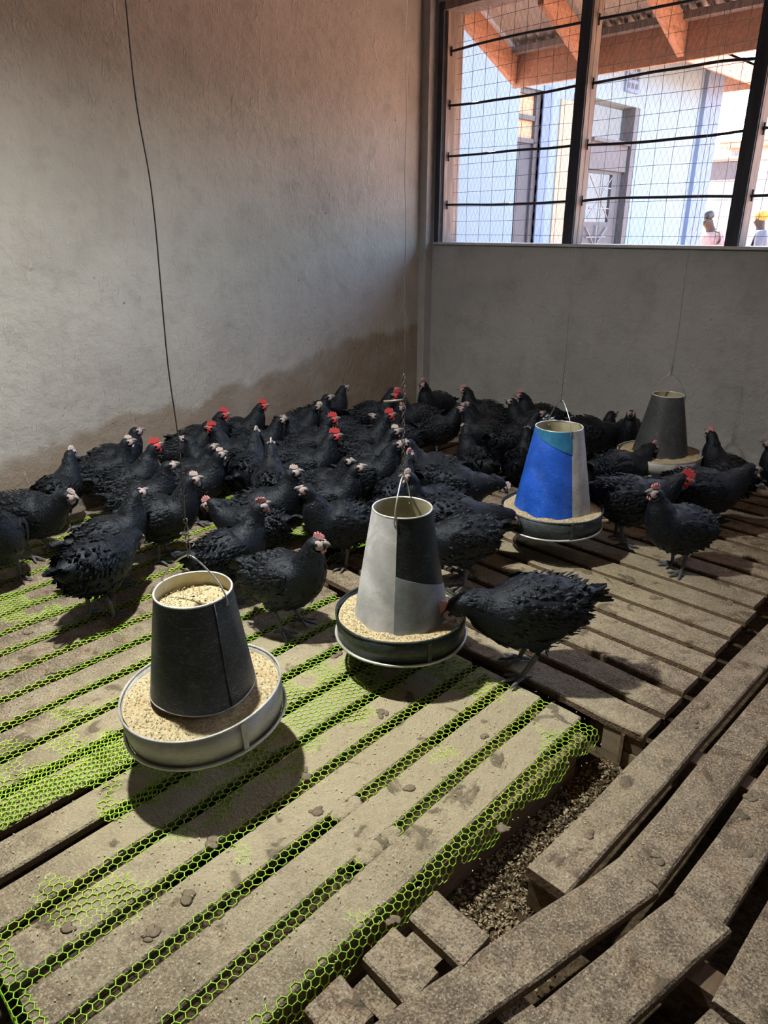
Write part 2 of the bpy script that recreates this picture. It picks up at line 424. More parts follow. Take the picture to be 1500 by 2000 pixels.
for y in (3.8, 3.95, 4.1): s.tube([(-1.07, y, .5), (-1.07, y, 2.75)], .008, 5)
bp('side_grille', s, M['grille'])
vb = bp('vent_block', MB().box(-1.0, -.975, 4.72, 5.06, 2.98, 3.30), M['facade_blue'])
for i in range(3):
    for j in range(3):
        bp('vent_hole', MB().box(-.976, -.970, 4.76 + i*.10, 4.82 + i*.10, 3.02 + j*.095, 3.075 + j*.095), M['door_grey'], vb)
V2 = [(-4.2, .25, 4.75), (-.50, .25, 3.52), (-.50, 7.75, 3.52), (-4.2, 7.75, 4.75)]
V2 += [(x, y, z + .05) for x, y, z in V2]
bp('roof', MB().add(V2, [(3,2,1,0),(4,5,6,7),(0,1,5,4),(1,2,6,5),(2,3,7,6),(3,0,4,7)]), M['roof_tin'])
bp('fascia', MB().box(-.53, -.50, .25, 7.75, 3.30, 3.55), M['wood_orange'])
bp('verge_board', MB().box(-1.2, -.50, 7.72, 7.75, 3.30, 3.60), M['wood_orange'])

hs = empty('house', (-4.5, 17, -.08)); tag(hs, 'far white house with orange tiled roof edge behind the two people', 'house')
H0 = Vector((-4.5, 17, -.08))
def hp(name, mb, m, parent=None):
    mb.V = [v - H0 for v in mb.V]; return mb.build(name, m, parent or hs)
hp('wall', MB().box(-7.2, .5, 17, 20, -.08, 3.2), M['white_wall'])
hp('roof', MB().box(-4.66, .8, 16.7, 20.3, 3.40, 3.56), M['wood_orange'])
hp('upper_wall', MB().box(-4.45, .5, 17.0, 20, 3.2, 3.40), M['white_wall'])
hp('ledge', MB().box(-5.3, -4.1, 16.85, 17, 3.16, 3.22), M['white_wall'])
hp('window', MB().box(-5.1, -4.25, 16.96, 17, 2.67, 3.09), M['door_frame'])

def person(loc, face, shirt, label, scarf=None, stoop=.0):
    root = empty('person', loc, face); tag(root, label, 'person'); root.scale = (1.04,)*3
    skin = plain('dark_skin', (.04, .021, .015), .6, .3)
    dn = {'pel': (0, 0, .92, .13), 'belly': (.01, 0, 1.08, .13), 'chest': (.02 + stoop*.1, 0, 1.30, .14), 'col': (.025 + stoop*.14, 0, 1.41, .095), 'neck': (.03 + stoop*.2, 0, 1.47, .055), 'hb': (.05 + stoop*.28, 0, 1.53, .082), 'ht': (.06 + stoop*.3, 0, 1.63, .095),
          'nose': (.15 + stoop*.3, 0, 1.56, .02)}
    E2 = [('pel', 'belly'), ('belly', 'chest'), ('chest', 'col'), ('col', 'neck'), ('neck', 'hb'), ('hb', 'ht'), ('hb', 'nose')]
    for s in (-1, 1):
        k = 'lr'[s > 0]
        dn.update({'sh'+k: (.02+stoop*.1, s*.17, 1.37, .06), 'el'+k: (.02, s*.24, 1.10, .045), 'wr'+k: (.16, s*.20, .92, .032), 'ha'+k: (.22, s*.18, .87, .035),
                   'hip'+k: (0, s*.09, .86, .09), 'kn'+k: (.03, s*.10, .48, .06), 'an'+k: (0, s*.10, .08, .042), 'to'+k: (.14, s*.11, .035, .035)})
        E2 += [('chest', 'sh'+k), ('sh'+k, 'el'+k), ('el'+k, 'wr'+k), ('wr'+k, 'ha'+k), ('pel', 'hip'+k), ('hip'+k, 'kn'+k), ('kn'+k, 'an'+k), ('an'+k, 'to'+k)]
    def skinned(name, keys, grow, m):
        idx = {k: i for i, k in enumerate(keys)}
        me = bpy.data.meshes.new(name); me.from_pydata([dn[k][:3] for k in keys], [(idx[a], idx[b]) for a, b in E2 if a in idx and b in idx], []); me.update()
        o = bpy.data.objects.new(name, me); link(o, root); me.materials.append(m)
        md = o.modifiers.new('skin', 'SKIN')
        if not me.skin_vertices: pass
        for i, k in enumerate(keys):
            r = dn[k][3] + grow
            if me.skin_vertices: me.skin_vertices[0].data[i].radius = (r, r)
        if me.skin_vertices: me.skin_vertices[0].data[0].use_root = True
        md.use_smooth_shade = True
        o.modifiers.new('sub', 'SUBSURF').levels = 2
        o.modifiers['sub'].render_levels = 2
        return o
    ks = list(dn)
    b = skinned('body', ks, 0, skin)
    skinned('shirt', ['belly', 'pel', 'chest', 'col', 'shl', 'ell', 'shr', 'elr'], .022, shirt)
    skinned('trousers', ['pel', 'hipl', 'knl', 'anl', 'hipr', 'knr', 'anr'], .02, M['door_frame'])
    hx = .06 + stoop*.3
    if scarf: MB().ball((hx - .015, 0, 1.64), .105, .10, .10, 10, 7).build('headscarf', scarf, root, True)
    else: MB().ball((hx - .02, 0, 1.655), .092, .09, .085, 10, 7).build('hair', M['eye'], root, True)
person((-1.25, 8.80, -.08), math.radians(-115), plain('pale_pink_shirt', (.27, .17, .165), .8), 'person in a pale pink shirt looking down outside the window', None, .5)
person((-.66, 9.25, -.08), math.radians(200), plain('grey_blue_shirt', (.10, .105, .13), .8), 'person in a grey shirt and yellow headscarf outside the window', plain('yellow_scarf', (.34, .22, .04), .8, .2, 0, .5, 20))

# ------------------------------------------------------------------ slatted platforms
def board(name, x0, x1, y0, y1, m, parent, along='y', z1=0.0, th=.024, tilt0=0.0, tilt1=0.0, rot=0.0, wear=1.0):
    """one worn board: bevelled section swept along its length with small wobble; tilt0/tilt1 shift the ends sideways"""
    L0, L1, a, b = (y0, y1, x0, x1) if along == 'y' else (x0, x1, y0, y1)
    n = max(4, min(14, int((L1 - L0) / .13) + 2)); R = []; c = (a + b)/2; hw = (b - a)/2; bv = .005
    rr = random.Random(int(x0*1000)*7919 + int(y0*1000))
    for i in range(n):
        t = i / (n - 1); l = L0 + (L1 - L0)*t; sh = tilt0 + (tilt1 - tilt0)*t + rr.uniform(-.001, .001)*wear
        dz = rr.uniform(-.002, .002)*wear; w2 = hw + rr.uniform(-.0018, .0008)*wear
        prof = [(-w2, -th), (w2, -th), (w2, -bv), (w2 - bv, 0), (-w2 + bv, 0), (-w2, -bv)]
        ring = []
        for (s, z) in prof:
            p = (c + s + sh, l, z1 + z + dz) if along == 'y' else (l, c + s + sh, z1 + z + dz)
            ring.append(Vector(p))
        if along == 'x': ring.reverse()
        R.append(ring)
    mb = MB().rings(R)
    ctr = Vector(((x0+x1)/2, (y0+y1)/2, z1)); Q = Matrix.Rotation(rot, 3, 'Z')
    mb.V = [Q @ (v - ctr) for v in mb.V]
    o = mb.build(name, m, parent)
    o.location = ctr - parent.location if parent else ctr
    return o
def beam(name, x0, x1, y0, y1, z0, z1, m, parent):
    mb = MB().box(x0, x1, y0, y1, z0, z1); c = Vector(((x0+x1)/2, (y0+y1)/2, z0)); mb.V = [v - c for v in mb.V]
    o = mb.build(name, m, parent); o.location = c - (parent.location if parent else Vector()); return o

def platform(loc, label):
    o = empty('slatted_platform', loc); return tag(o, label, 'platform', None)
FL = -.15
# 1: long platform under the green net, boards parallel to the left wall
P1 = platform((1.6, -3.0, FL), 'long slatted wooden platform covered with green netting along the plain wall')
def gx(k, y): return 1.645 + .1425*k - .045*(y + 3.8)
GAPW = .032
GK = list(range(-9, 12))
for k in GK[:-1]:
    a0 = gx(k, -3.8) + GAPW/2; b0 = gx(k+1, -3.8) - GAPW/2
    y0, y1 = -4.20 + random.uniform(-.01, .01), (-.03 if k < 0 else -2.645)
    board('slat', a0, b0, y0, y1, M['slat'], P1, 'y', 0, .024, -.045*(y0 + 3.8), -.045*(y1 + 3.8))
for y in (-4.16, -3.43, -2.70):
    beam('bearer', .3, 3.19, y - .022, y + .022, -.085, -.0265, M['wood_brown'], P1)
for y in (-1.9, -1.1, -.3): beam('bearer', .2, 1.60, y - .022, y + .022, -.085, -.0265, M['wood_brown'], P1)
for x in (.4, 1.2, 2.2):
    for y in (-4.16, -3.43, -2.70): beam('foot_block', x - .03, x + .03, y - .022, y + .022, FL, -.085, M['wood_brown'], P1)
beam('edge_board', 3.165, 3.188, -4.13, -2.73, FL, -.0265, M['wood_brown'], P1)
# caked dirt closing two gaps in the middle of the platform
for (k, ya, yb) in ((9, -3.44, -3.37), (10, -3.49, -3.375)):
    xa = gx(k, (ya + yb)/2)
    mb = MB(); rq = random.Random(k)
    for j in range(16):
        s9 = rq.uniform(.014, .024)
        mb.ball((xa + rq.uniform(-.012, .012), ya + (yb - ya)*j/15, -.006), s9, s9, .0085, 8, 5)
    mb.V = [v - P1.location for v in mb.V]; tag(mb.build('caked_dirt', M['slat'], P1, True), kind='stuff')

# 2: bare platform, boards parallel to the window wall
P2 = platform((2.5, -1.3, FL), 'bare slatted wooden platform below the mesh window, boards parallel to its wall')
for k in range(17):
    y0 = -2.592 + .1515*k; y1 = y0 + .119
    if y1 > .05: continue
    xl = 1.785 - .045*(y0 + 2.6); xr = 3.330 - .053*(y0 + 2.59) + random.uniform(-.008, .006)
    board('slat', xl, xr, y0, y1, M['slat_bare'], P2, 'x', .004, .026, .004, -.004)
for x in (1.86, 2.55): beam('bearer', x - .025, x + .025, -2.55, -.04, -.09, -.026, M['wood_brown'], P2)
beam('bearer', 3.13, 3.18, -2.55, -.04, -.09, -.026, M['wood_brown'], P2)
for x in (1.86, 2.55, 3.155):
    for y in (-2.5, -1.3, -.15): beam('foot_block', x - .025, x + .025, y - .04, y + .04, FL, -.09, M['wood_brown'], P2)
pale = wood_mat('pale_planed_board', (.20, .15, .095), (.34, .27, .18), 'x')
beam('side_board', 3.195, 3.262, -2.59, -2.57, -.148, -.028, pale, P2)
beam('side_board', 3.266, 3.322, -2.585, -2.565, -.085, -.026, M['wood_brown'], P2)
beam('side_board', 3.266, 3.322, -2.588, -2.568, -.148, -.088, pale, P2)
beam('side_strip', 3.258, 3.268, -2.60, -2.592, -.13, -.024, M['wood_brown'], P2)

# 3: walkway boards beside the pit
P3 = platform((3.7, -1.7, FL), 'walkway of wide wooden boards beside the open pit')
for (x0, x1, y0, y1) in ((3.346, 3.454, -3.232, -.10), (3.487, 3.596, -3.060, -.12), (3.626, 3.741, -3.050, -.1), (3.777, 3.888, -3.236, -.15), (3.925, 4.04, -3.20, -.1)):
    board('slat', x0, x1, y0, y1, M['slat_bare'], P3, 'y', .004, .03, random.uniform(-.004, .004), .0, 0, 1.3)
for y in (-3.17, -2.53, -1.6, -.7): beam('bearer', (3.60 if y < -3 else 3.36), 4.03, y - .03, y + .03, -.10, -.0285, M['wood_brown'], P3)
beam('end_block', 3.352, 3.448, -3.222, -3.15, -.125, -.0285, M['wood_brown'], P3)
for y in (-2.53, -1.6, -.7):
    for x in (3.40, 3.95): beam('foot_block', x - .03, x + .03, y - .028, y + .028, FL, -.10, M['wood_brown'], P3)
for x in (3.69, 3.95): beam('foot_block', x - .03, x + .03, -3.198, -3.142, FL, -.10, M['wood_brown'], P3)

# 4: skewed short pallet in front
P4 = platform((3.55, -3.55, FL), 'short pallet of skewed wooden boards nearest to the camera')
def skew(xr, yr, ang, w, L, z=.006, th=.026):
    """board whose right far corner is (xr, yr), running back towards the camera"""
    d = Vector((-math.sin(ang), -math.cos(ang), 0)); s = Vector((-math.cos(ang), math.sin(ang), 0))
    c = Vector((xr, yr, z)) + d*L/2 + s*w/2
    return board('slat', c.x - w/2, c.x + w/2, c.y - L/2, c.y + L/2, M['slat_bare'], P4, 'y', z, th, 0, 0, -ang, 1.3)
skew(3.598, -3.072, math.radians(11.6), .112, .98)
skew(3.754, -3.062, math.radians(10.6), .124, .98, .009)
skew(3.905, -3.27, math.radians(10.0), .122, .8, .0)
for (yc, xl, xr) in ((-3.482, 3.243, 3.398), (-3.617, 3.240, 3.372), (-3.768, 3.236, 3.340), (-3.905, 3.24, 3.31)):
    board('slat', xl, xr, yc - .049, yc + .049, M['slat_bare'], P4, 'x', .007, .028, .006, -.004, math.radians(1.5))
for (x0, x1, y) in ((3.27, 3.80, -3.74), ):
    beam('bearer', x0, x1, y - .03, y + .03, -.085, -.024, M['wood_brown'], P4)
beam('bearer', 3.258, 3.345, -3.95, -3.45, -.085, -.024, M['slat_bare'], P4)
bq = beam('bearer', 3.44, 3.86, -3.545, -3.475, -.085, -.024, M['slat_bare'], P4)
for (x, y) in ((3.30, -3.52), (3.30, -3.90), (3.62, -3.51), (3.76, -3.51), (3.62, -3.74)): beam('foot_block', x - .03, x + .03, y - .03, y + .03, FL, -.085, M['wood_brown'], P4)

# loose litter in the pit and under the boards
rr = random.Random(11); mb = MB()
for i in range(16000):
    x = rr.uniform(3.195, 3.9); y = rr.uniform(-3.95, -2.6)
    if x > 3.36 and (rr.random() < .9 or y > -3.3): continue
    s = rr.uniform(.0025, .0075); a = rr.uniform(0, 6.28); el = rr.uniform(-.5, .5); h = .012*noise.noise(Vector((x*9, y*9, 0))) + .004
    d = Vector((math.cos(a)*math.cos(el), math.sin(a)*math.cos(el), math.sin(el)))*s; e = Vector((-math.sin(a), math.cos(a), rr.uniform(-.4, .4)))*s*.45
    c = Vector((x, y, FL + max(.002, h) + rr.uniform(0, .008)))
    mb.add([c - d, c + e, c + d, c - e + Vector((0, 0, .0015))], [(0, 1, 2), (0, 2, 3)])
o = mb.build('litter_flakes', M['litter']); tag(o, 'loose pale husk litter lying in the open pit between the boards', 'litter', None, 'stuff')
mb = MB()
for i in range(110):
    x = rr.uniform(3.2, 3.36); y = rr.uniform(-3.42, -2.62); s = rr.uniform(.004, .010)
    mb.ball((x, y, FL + s*.4), s, s*rr.uniform(.6, 1), s*.6, 6, 4, Matrix.Rotation(rr.uniform(0, 6), 3, 'Z'))
o = mb.build('litter_clumps', M['litter']); tag(o, 'crumbly clumps of litter on the pit floor', 'litter', None, 'stuff')
# husk flakes and crumbs on the boards
mb = MB()
def on_board(x, y):
    if x < 3.2 and y < -2.65:
        k = math.floor((x - gx(0, y))/.1425); f = (x - gx(k, y))/.1425
        return .16 < f < .84
    if 1.8 < x < 3.27 and y < -.1: f = ((y + 2.592) % .1515); return .008 < f < .11
    if y > -3.05:
        return any(a + .01 < x < b - .01 for a, b in ((3.346, 3.454), (3.487, 3.596), (3.626, 3.741), (3.777, 3.888)))
    return False
cnt = 0
while cnt < 4200:
    y = rr.uniform(-4.15, -1.2); x = rr.uniform(1.2, 3.9)
    if not on_board(x, y): continue
    cnt += 1
    near = (x - 2.6)**2 + (y + 3.1)**2 < .75
    s = rr.uniform(.0018, .0042); a = rr.uniform(0, 6.28)
    d = Vector((math.cos(a), math.sin(a), rr.uniform(-.3, .3)))*s; e = Vector((-math.sin(a), math.cos(a), rr.uniform(-.3, .3)))*s*.5
    c = Vector((x, y, .005 + (0.004 if x > 1.8 and y > -2.6 else 0)))
    mb.add([c - d, c + e, c + d, c - e], [(0, 1, 2), (0, 2, 3)])
o = mb.build('husk_flakes', M['feed']); tag(o, 'pale husk flakes and feed crumbs scattered over the wooden boards', 'husks', None, 'stuff')
mb = MB(); cnt = 0
while cnt < 60:
    y = rr.uniform(-4.1, -1.3); x = rr.uniform(1.3, 3.9)
    if not on_board(x, y): continue
    cnt += 1; z = .003 + (.003 if (x > 1.8 and y > -2.6) or x > 3.3 else 0)
    for j in range(rr.randint(2, 5)):
        s = rr.uniform(.008, .018)
        mb.ball((x + rr.uniform(-.014, .014), y + rr.uniform(-.014, .014), z - .002), s, s*rr.uniform(.5, .9), s*.17, 8, 4, Matrix.Rotation(rr.uniform(0, 6), 3, 'Z'))
o = mb.build('droppings', plain('dry_droppings', (.19, .155, .11), .95, .1, 0, .6, 60, .5), None, True); tag(o, 'dark dried droppings dotted over the wooden boards', 'droppings', None, 'stuff')

# ------------------------------------------------------------------ green hexagon netting
def make_net():
    p = .0212                                   # cell pitch
    a = p / math.sqrt(3)                        # hexagon side
    ang = math.radians(2.4 + 1.5); ca, sa = math.cos(ang), math.sin(ang)
    X0, Y0 = 3.215, -4.2
    pts = {}; V = []; edges = set()
    nj = int(3.1 / (1.5*a)); ni = int(3.3 / p) + 14
    def hexpts(cx, cy): return [(cx + a*math.cos(math.pi/6 + k*math.pi/3), cy + a*math.sin(math.pi/6 + k*math.pi/3)) for k in range(6)]
    def keep(x, y):
        if y < -4.245 or x < .35: return False
        yb = -1.35 if x < 1.62 else -2.665
        if x > 1.62 and x < 1.74 and y > -2.665: return y < -1.9
        if y > yb: return False
        e = 3.248 + .020*math.sin(y*23) + .012*math.sin(y*61)
        if x > e + (0.012 if y < -3.5 else .0): return False
        # torn hole showing two bare gaps
        if 2.335 < x + .045*(y + 3.8) < 2.565 and y < -3.86 + .03*math.sin(x*40): return False
        return True
    def shown(x, y):
        """is the net free of the caked dirt here"""
        f = ((x - gx(0, y)) / .1425) % 1.0
        gap = f < .155 or f > .845
        if x > 3.175 or y < -4.165: return 1.0
        if gap:
            k = round((x - gx(0, y))/.1425)
            if k == 9 and -3.45 < y < -3.36: return -1.0
            if k == 10 and -3.50 < y < -3.37: return -1.0
            return 1.0 if noise.noise(Vector((x*3, y*3, 4))) > -.62 else -1.0
        n = noise.noise(Vector((x*3.2, y*3.2, 1.7))) + .6*noise.noise(Vector((x*11, y*11, 8)))
        thr = .72
        d1 = math.hypot(x - 2.42, (y + 3.62)*.8)           # round the dark feeder
        if d1 < .62: thr -= 1.2*(1 - d1/.62)
        d2 = math.hypot((x - 2.55), (y + 3.0))
        if d2 < .62: thr -= 1.05*(1 - d2/.62)
        if x < 1.9: thr -= .22
        if x > 3.09: thr -= .35*(x - 3.09)/.08
        if y > -2.80 and x > 2.3: thr -= .35
        if 2.25 < x + .045*(y+3.8) < 2.36 and y < -3.66: thr -= .6
        return n - thr
    def Z(x, y):
        f = ((x - gx(0, y)) / .1425) % 1.0
        gap = f < .13 or f > .87
        if gap: return .0005 + .002*noise.noise(Vector((x*14, y*14, 0)))
        return max(-.006, min(.0028, -.0010 + .012*shown(x, y) + .0018*noise.noise(Vector((x*45, y*45, 0)))))
    def vid(x, y):
        k = (round(x*4000), round(y*4000))
        for dx in (-1, 0, 1):
            for dy in (-1, 0, 1):
                if (k[0]+dx, k[1]+dy) in pts: return pts[(k[0]+dx, k[1]+dy)]
        jx = x + .0016*noise.noise(Vector((x*40, y*40, 3))); jy = y + .0016*noise.noise(Vector((x*40, y*40, 9)))
        if jx > 3.206: P = (3.206 + min(.012, (jx - 3.206)*.4), jy, .003 - (jx - 3.206)*.95)
        elif jy < -4.212: P = (jx, -4.214, .003 - (-4.212 - jy)*.95)
        else: P = (jx, jy, Z(jx, jy))
        pts[k] = len(V); V.append(P); return pts[k]
    for j in range(-3, nj):
        for i in range(-2, ni):
            u = -i*p - (p/2 if j % 2 else 0) + .09; v = j*1.5*a
            H = hexpts(u, v); W2 = [(X0 + hx*ca + hy*sa*-1, Y0 + hx*sa + hy*ca) for hx, hy in H]
            cx = sum(q[0] for q in W2)/6; cy = sum(q[1] for q in W2)/6
            if not keep(cx, cy): continue
            for m2 in range(6):
                A, B = W2[m2], W2[(m2+1) % 6]
                mx, my = (A[0]+B[0])/2, (A[1]+B[1])/2
                if shown(mx, my) < -.22: continue
                ia, ib = vid(*A), vid(*B)
                if ia != ib: edges.add((min(ia, ib), max(ia, ib)))
    # second, folded layer with bright green beside the torn hole
    E = np.array(sorted(edges)); P = np.array(V)
    return P, E
def prisms(P, E, r):
    A, B = P[E[:, 0]], P[E[:, 1]]; d = B - A; L = np.linalg.norm(d, axis=1, keepdims=True); d /= np.maximum(L, 1e-6)
    ref = np.tile(np.array([[0, 0, 1.0]]), (len(E), 1)); bad = np.abs(d[:, 2]) > .9; ref[bad] = (1, 0, 0)
    s = np.cross(d, ref); s /= np.linalg.norm(s, axis=1, keepdims=True); t = np.cross(s, d)
    A = A - d*r*.4; B = B + d*r*.4
    off = [t*r, -t*r*.5 + s*r*.866*1.15, -t*r*.5 - s*r*.866*1.15]
    V = np.stack([A + o for o in off] + [B + o for o in off], axis=1).reshape(-1, 3)
    n = len(E); base = np.arange(n)[:, None]*6
    Fq = np.concatenate([base + np.array([[k, (k+1) % 3, 3 + (k+1) % 3, 3 + k]]) for k in range(3)], axis=1).reshape(-1, 4)
    return V, Fq
def np_mesh(name, V, Fq, m):
    me = bpy.data.meshes.new(name); me.vertices.add(len(V)); me.vertices.foreach_set('co', V.astype(np.float32).ravel())
    me.loops.add(Fq.size); me.loops.foreach_set('vertex_index', Fq.astype(np.int32).ravel())
    me.polygons.add(len(Fq)); me.polygons.foreach_set('loop_start', np.arange(0, Fq.size, 4, dtype=np.int32))
    me.update(calc_edges=True); me.validate(); me.materials.append(m)
    o = bpy.data.objects.new(name, me); return link(o)
NP, NE = make_net()
V, Fq = prisms(NP, NE, .0015)
# folded second layer
sel = [(i, j) for i, j in NE if (2.16 < NP[i][0] + .045*(NP[i][1] + 3.8) < 2.36 and NP[i][1] < -3.72) or (2.38 < NP[i][0] < 2.56 and -3.90 < NP[i][1] < -3.74)]
P2n = NP + np.array([.008, .011, .004]); V2, F2 = prisms(P2n, np.array(sel), .0015)
net = np_mesh('green_netting', np.concatenate([V, V2]), np.concatenate([Fq, F2 + len(V)]), M['net'])
tag(net, 'bright green plastic hexagon netting stretched over the slatted platform', 'netting', None, 'stuff')

# ------------------------------------------------------------------ hanging feeders
CAM2 = Vector((3.998, -4.350))
def granules(mb, pts, rr, s0=.002, s1=.0045):
    for c in pts:
        s = rr.uniform(s0, s1); a = rr.uniform(0, 6.28)
        d = Vector((math.cos(a), math.sin(a), rr.uniform(-.5, .5)))*s; e = Vector((-math.sin(a), math.cos(a), rr.uniform(-.5, .5)))*s*.6
        c = Vector(c); t = Vector((0, 0, s*.6))
        mb.add([c - d, c + e, c + d, c - e, c + t], [(0, 1, 4), (1, 2, 4), (2, 3, 4), (3, 0, 4)])
def feeder(x, y, zb, panR, panH, r0, r1, cz0, cz1, panm, panels, bail_phi, label, bail_h=.10, seam=None, tilt=(0, 0), fill=None, dent=.004, feedlow=.014, seed=1):
    rr = random.Random(seed)
    root = empty('hanging_feeder', (x, y, zb)); 
    tag(root, label, 'feeder')
    base = math.atan2(CAM2.y - y, CAM2.x - x)
    wob = [rr.uniform(-1, 1) for _ in range(6)]
    def dr(a): return dent*(wob[0]*math.sin(a*2 + wob[1]*3) + .6*wob[2]*math.sin(a*3 + wob[3]*3) + .4*wob[4]*math.sin(a*5 + wob[5]*3))
    n = 64
    def ring(r, z, wz=0): return [Vector(((r + dr(2*math.pi*j/n))*math.cos(2*math.pi*j/n), (r + dr(2*math.pi*j/n))*math.sin(2*math.pi*j/n), z + wz*math.sin(4*math.pi*j/n + wob[1]*5))) for j in range(n)]
    # pan: outer wall, rim, inner wall, bottom
    pr = [ring(.01, .004), ring(panR - .006, .004), ring(panR - .004, .0), ring(panR, panH*.5), ring(panR + .002, panH, .003), ring(panR - .001, panH + .001, .003), ring(panR - .004, panH*.5), ring(panR - .008, .010), ring(.01, .010)]
    pan = MB().rings(pr, cap=True).build('pan', panm, root, True); pan.rotation_euler = (tilt[0], tilt[1], 0)
    fl = [ring(panR - .004, -.003), ring(panR + .007, -.002), ring(panR + .007, .004), ring(panR - .001, .004)]
    MB().rings(fl + [fl[0]], cap=False).build('bottom_flange', M['tin_rim'], pan, True)
    tr = [ring(panR + .0035, panH - .002, .003), ring(panR + .0035, panH + .003, .003), ring(panR - .002, panH + .003, .003), ring(panR - .002, panH - .002, .003)]
    MB().rings(tr + [tr[0]], cap=False).build('pan_rim', panm, pan, True)
    MB().box(panR + .001, panR + .004, -.007, .007, .004, panH - .002, Matrix.Rotation(base + .42, 3, 'Z')).build('pan_seam', panm, pan)
    # cone of sheet panels, each with its own thickness
    H = cz1 - cz0
    def cr(t): return r0 + (r1 - r0)*t
    for (p0, p1, lo, hi, m, lift) in panels:
        k = max(4, int(abs(p1 - p0)/6)); rows = 8
        outer = []; inner = []
        for i in range(rows + 1):
            ro = []; ri = []
            for j in range(k + 1):
                u = j/k; ph = math.radians(p0 + (p1 - p0)*u); t = lo(u) + (hi(u) - lo(u))*i/rows
                a = base + ph; r = cr(t) + .5*dr(a) + lift
                wz = (.004*math.sin(a*3 + wob[2]*4)*(1 - t))
                ro.append(Vector((r*math.cos(a), r*math.sin(a), cz0 - zb + H*t + wz)))
                ri.append(Vector(((r - .0016)*math.cos(a), (r - .0016)*math.sin(a), cz0 - zb + H*t + wz)))
            outer.append(ro); inner.append(ri)
        mb = MB().rings(outer, cap=False, close=False).rings(list(reversed(inner)), cap=False, close=False)
        mb.rings([outer[0], inner[0]], False, False).rings([inner[-1], outer[-1]], False, False)
        mb.rings([[r[0] for r in inner], [r[0] for r in outer]], False, False).rings([[r[-1] for r in outer], [r[-1] for r in inner]], False, False)
        mb.build('cone_panel', m, root, True)
    li = [[Vector(((cr(t) - .0045)*math.cos(2*math.pi*j/n), (cr(t) - .0045)*math.sin(2*math.pi*j/n), cz0 - zb + H*t)) for j in range(n)] for t in (1, .7, .35, .02)]
    MB().rings(li, cap=False).build('cone_lining', M['tin_inner'], root, True)
    for (t, nm, rad) in ((1.0, 'top_rim', .0032), (0.0, 'lower_rim', .0026)):
        P = [Vector(((cr(t) - .001 + .5*dr(2*math.pi*j/n))*math.cos(2*math.pi*j/n), (cr(t) - .001 + .5*dr(2*math.pi*j/n))*math.sin(2*math.pi*j/n), cz0 - zb + H*t + .004*math.sin(3*2*math.pi*j/n + wob[2]*4)*(1 - t))) for j in range(n)]
        R = []
        for j in range(n + 1):
            p = P[j % n]; o = Vector((p.x, p.y, 0)).normalized()
            R.append([p + o*rad*math.cos(a2) + Vector((0, 0, 1))*rad*math.sin(a2) for a2 in (0, 1.257, 2.513, 3.77, 5.03)])
        MB().rings(R, cap=False).build(nm, M['tin_rim'], root, True)
    if seam is not None:
        for sp in seam:
            a = base + math.radians(sp); mb = MB()
            mb.tube([((cr(t) + .5*dr(a) + .001)*math.cos(a) , (cr(t) + .5*dr(a) + .001)*math.sin(a), cz0 - zb + H*t) for t in (.01, .3, .6, .99)], .0028, 5)
            mb.build('seam', panels[0][4], root, True)
    # feed round the cone foot
    R = []
    for i in range(7):
        t = i/6; r = (panR - .007)*(1 - t) + (r0 - .035)*t
        R.append([Vector((r*math.cos(2*math.pi*j/n), r*math.sin(2*math.pi*j/n), panH - feedlow + .018*t*(1 if i < 5 else .6) + .007*noise.noise(Vector((r*math.cos(2*math.pi*j/n)*22, r*math.sin(2*math.pi*j/n)*22, seed))))) for j in range(n)])
    fd = MB().rings(R, cap=False).build('feed', M['feed'], root, True); fd.rotation_euler = (tilt[0], tilt[1], 0)
    pts = []
    for i in range(900):
        a = rr.uniform(0, 6.283); r = rr.uniform(r0 - .02, panR - .012); t = (panR - .007 - r)/(panR - .007 - r0 + .035)
        pts.append((r*math.cos(a), r*math.sin(a), panH - feedlow + .018*t + .007*noise.noise(Vector((r*math.cos(a)*22, r*math.sin(a)*22, seed))) + .001))
    mb = MB(); granules(mb, pts, rr); tag(mb.build('feed_grains', M['feed'], fd), kind='stuff')
    if fill is not None:
        t = fill; R = []
        for i in range(6):
            r = (cr(t) - .008)*(1 - i/5) + .004
            R.append([Vector((r*math.cos(2*math.pi*j/n), r*math.sin(2*math.pi*j/n), cz0 - zb + H*t + .02*(i/5) + .008*noise.noise(Vector((r*math.cos(2*math.pi*j/n)*20, r*math.sin(2*math.pi*j/n)*20, 5))))) for j in range(n)])
        ff = MB().rings(R, cap=False).build('feed_inside', M['feed'], root, True)
        mb = MB(); granules(mb, [((cr(t) - .012)*math.sqrt(u)*math.cos(v), (cr(t) - .012)*math.sqrt(u)*math.sin(v), cz0 - zb + H*t + .02*(1 - math.sqrt(u)) + .005) for u, v in ((rr.random(), rr.uniform(0, 6.28)) for _ in range(260))], rr)
        tag(mb.build('feed_grains', M['feed'], ff), kind='stuff')
    # wire bail
    a = base + math.radians(bail_phi); d = Vector((math.cos(a), math.sin(a), 0)); zt = cz1 - zb
    P = [d*(r1 + .004) + Vector((0, 0, zt - .022)), d*(r1 + .006) + Vector((0, 0, zt - .004)), d*r1*.86 + Vector((0, 0, zt + bail_h*.38)), d*r1*.45 + Vector((0, 0, zt + bail_h*.78)), d*r1*.10 + Vector((0, 0, zt + bail_h)),
         -d*r1*.14 + Vector((0, 0, zt + bail_h*.97)), -d*r1*.5 + Vector((0, 0, zt + bail_h*.70)), -d*r1*.84 + Vector((0, 0, zt + bail_h*.32)), -d*(r1 + .004) + Vector((0, 0, zt - .004)), -d*(r1 - .004) + Vector((0, 0, zt - .022))]
    MB().tube(catmull(P, 5), .0023, 6).build('bail', M['bail'], root, True)
    return root, zb + zt + bail_h
one = lambda u: 1.0
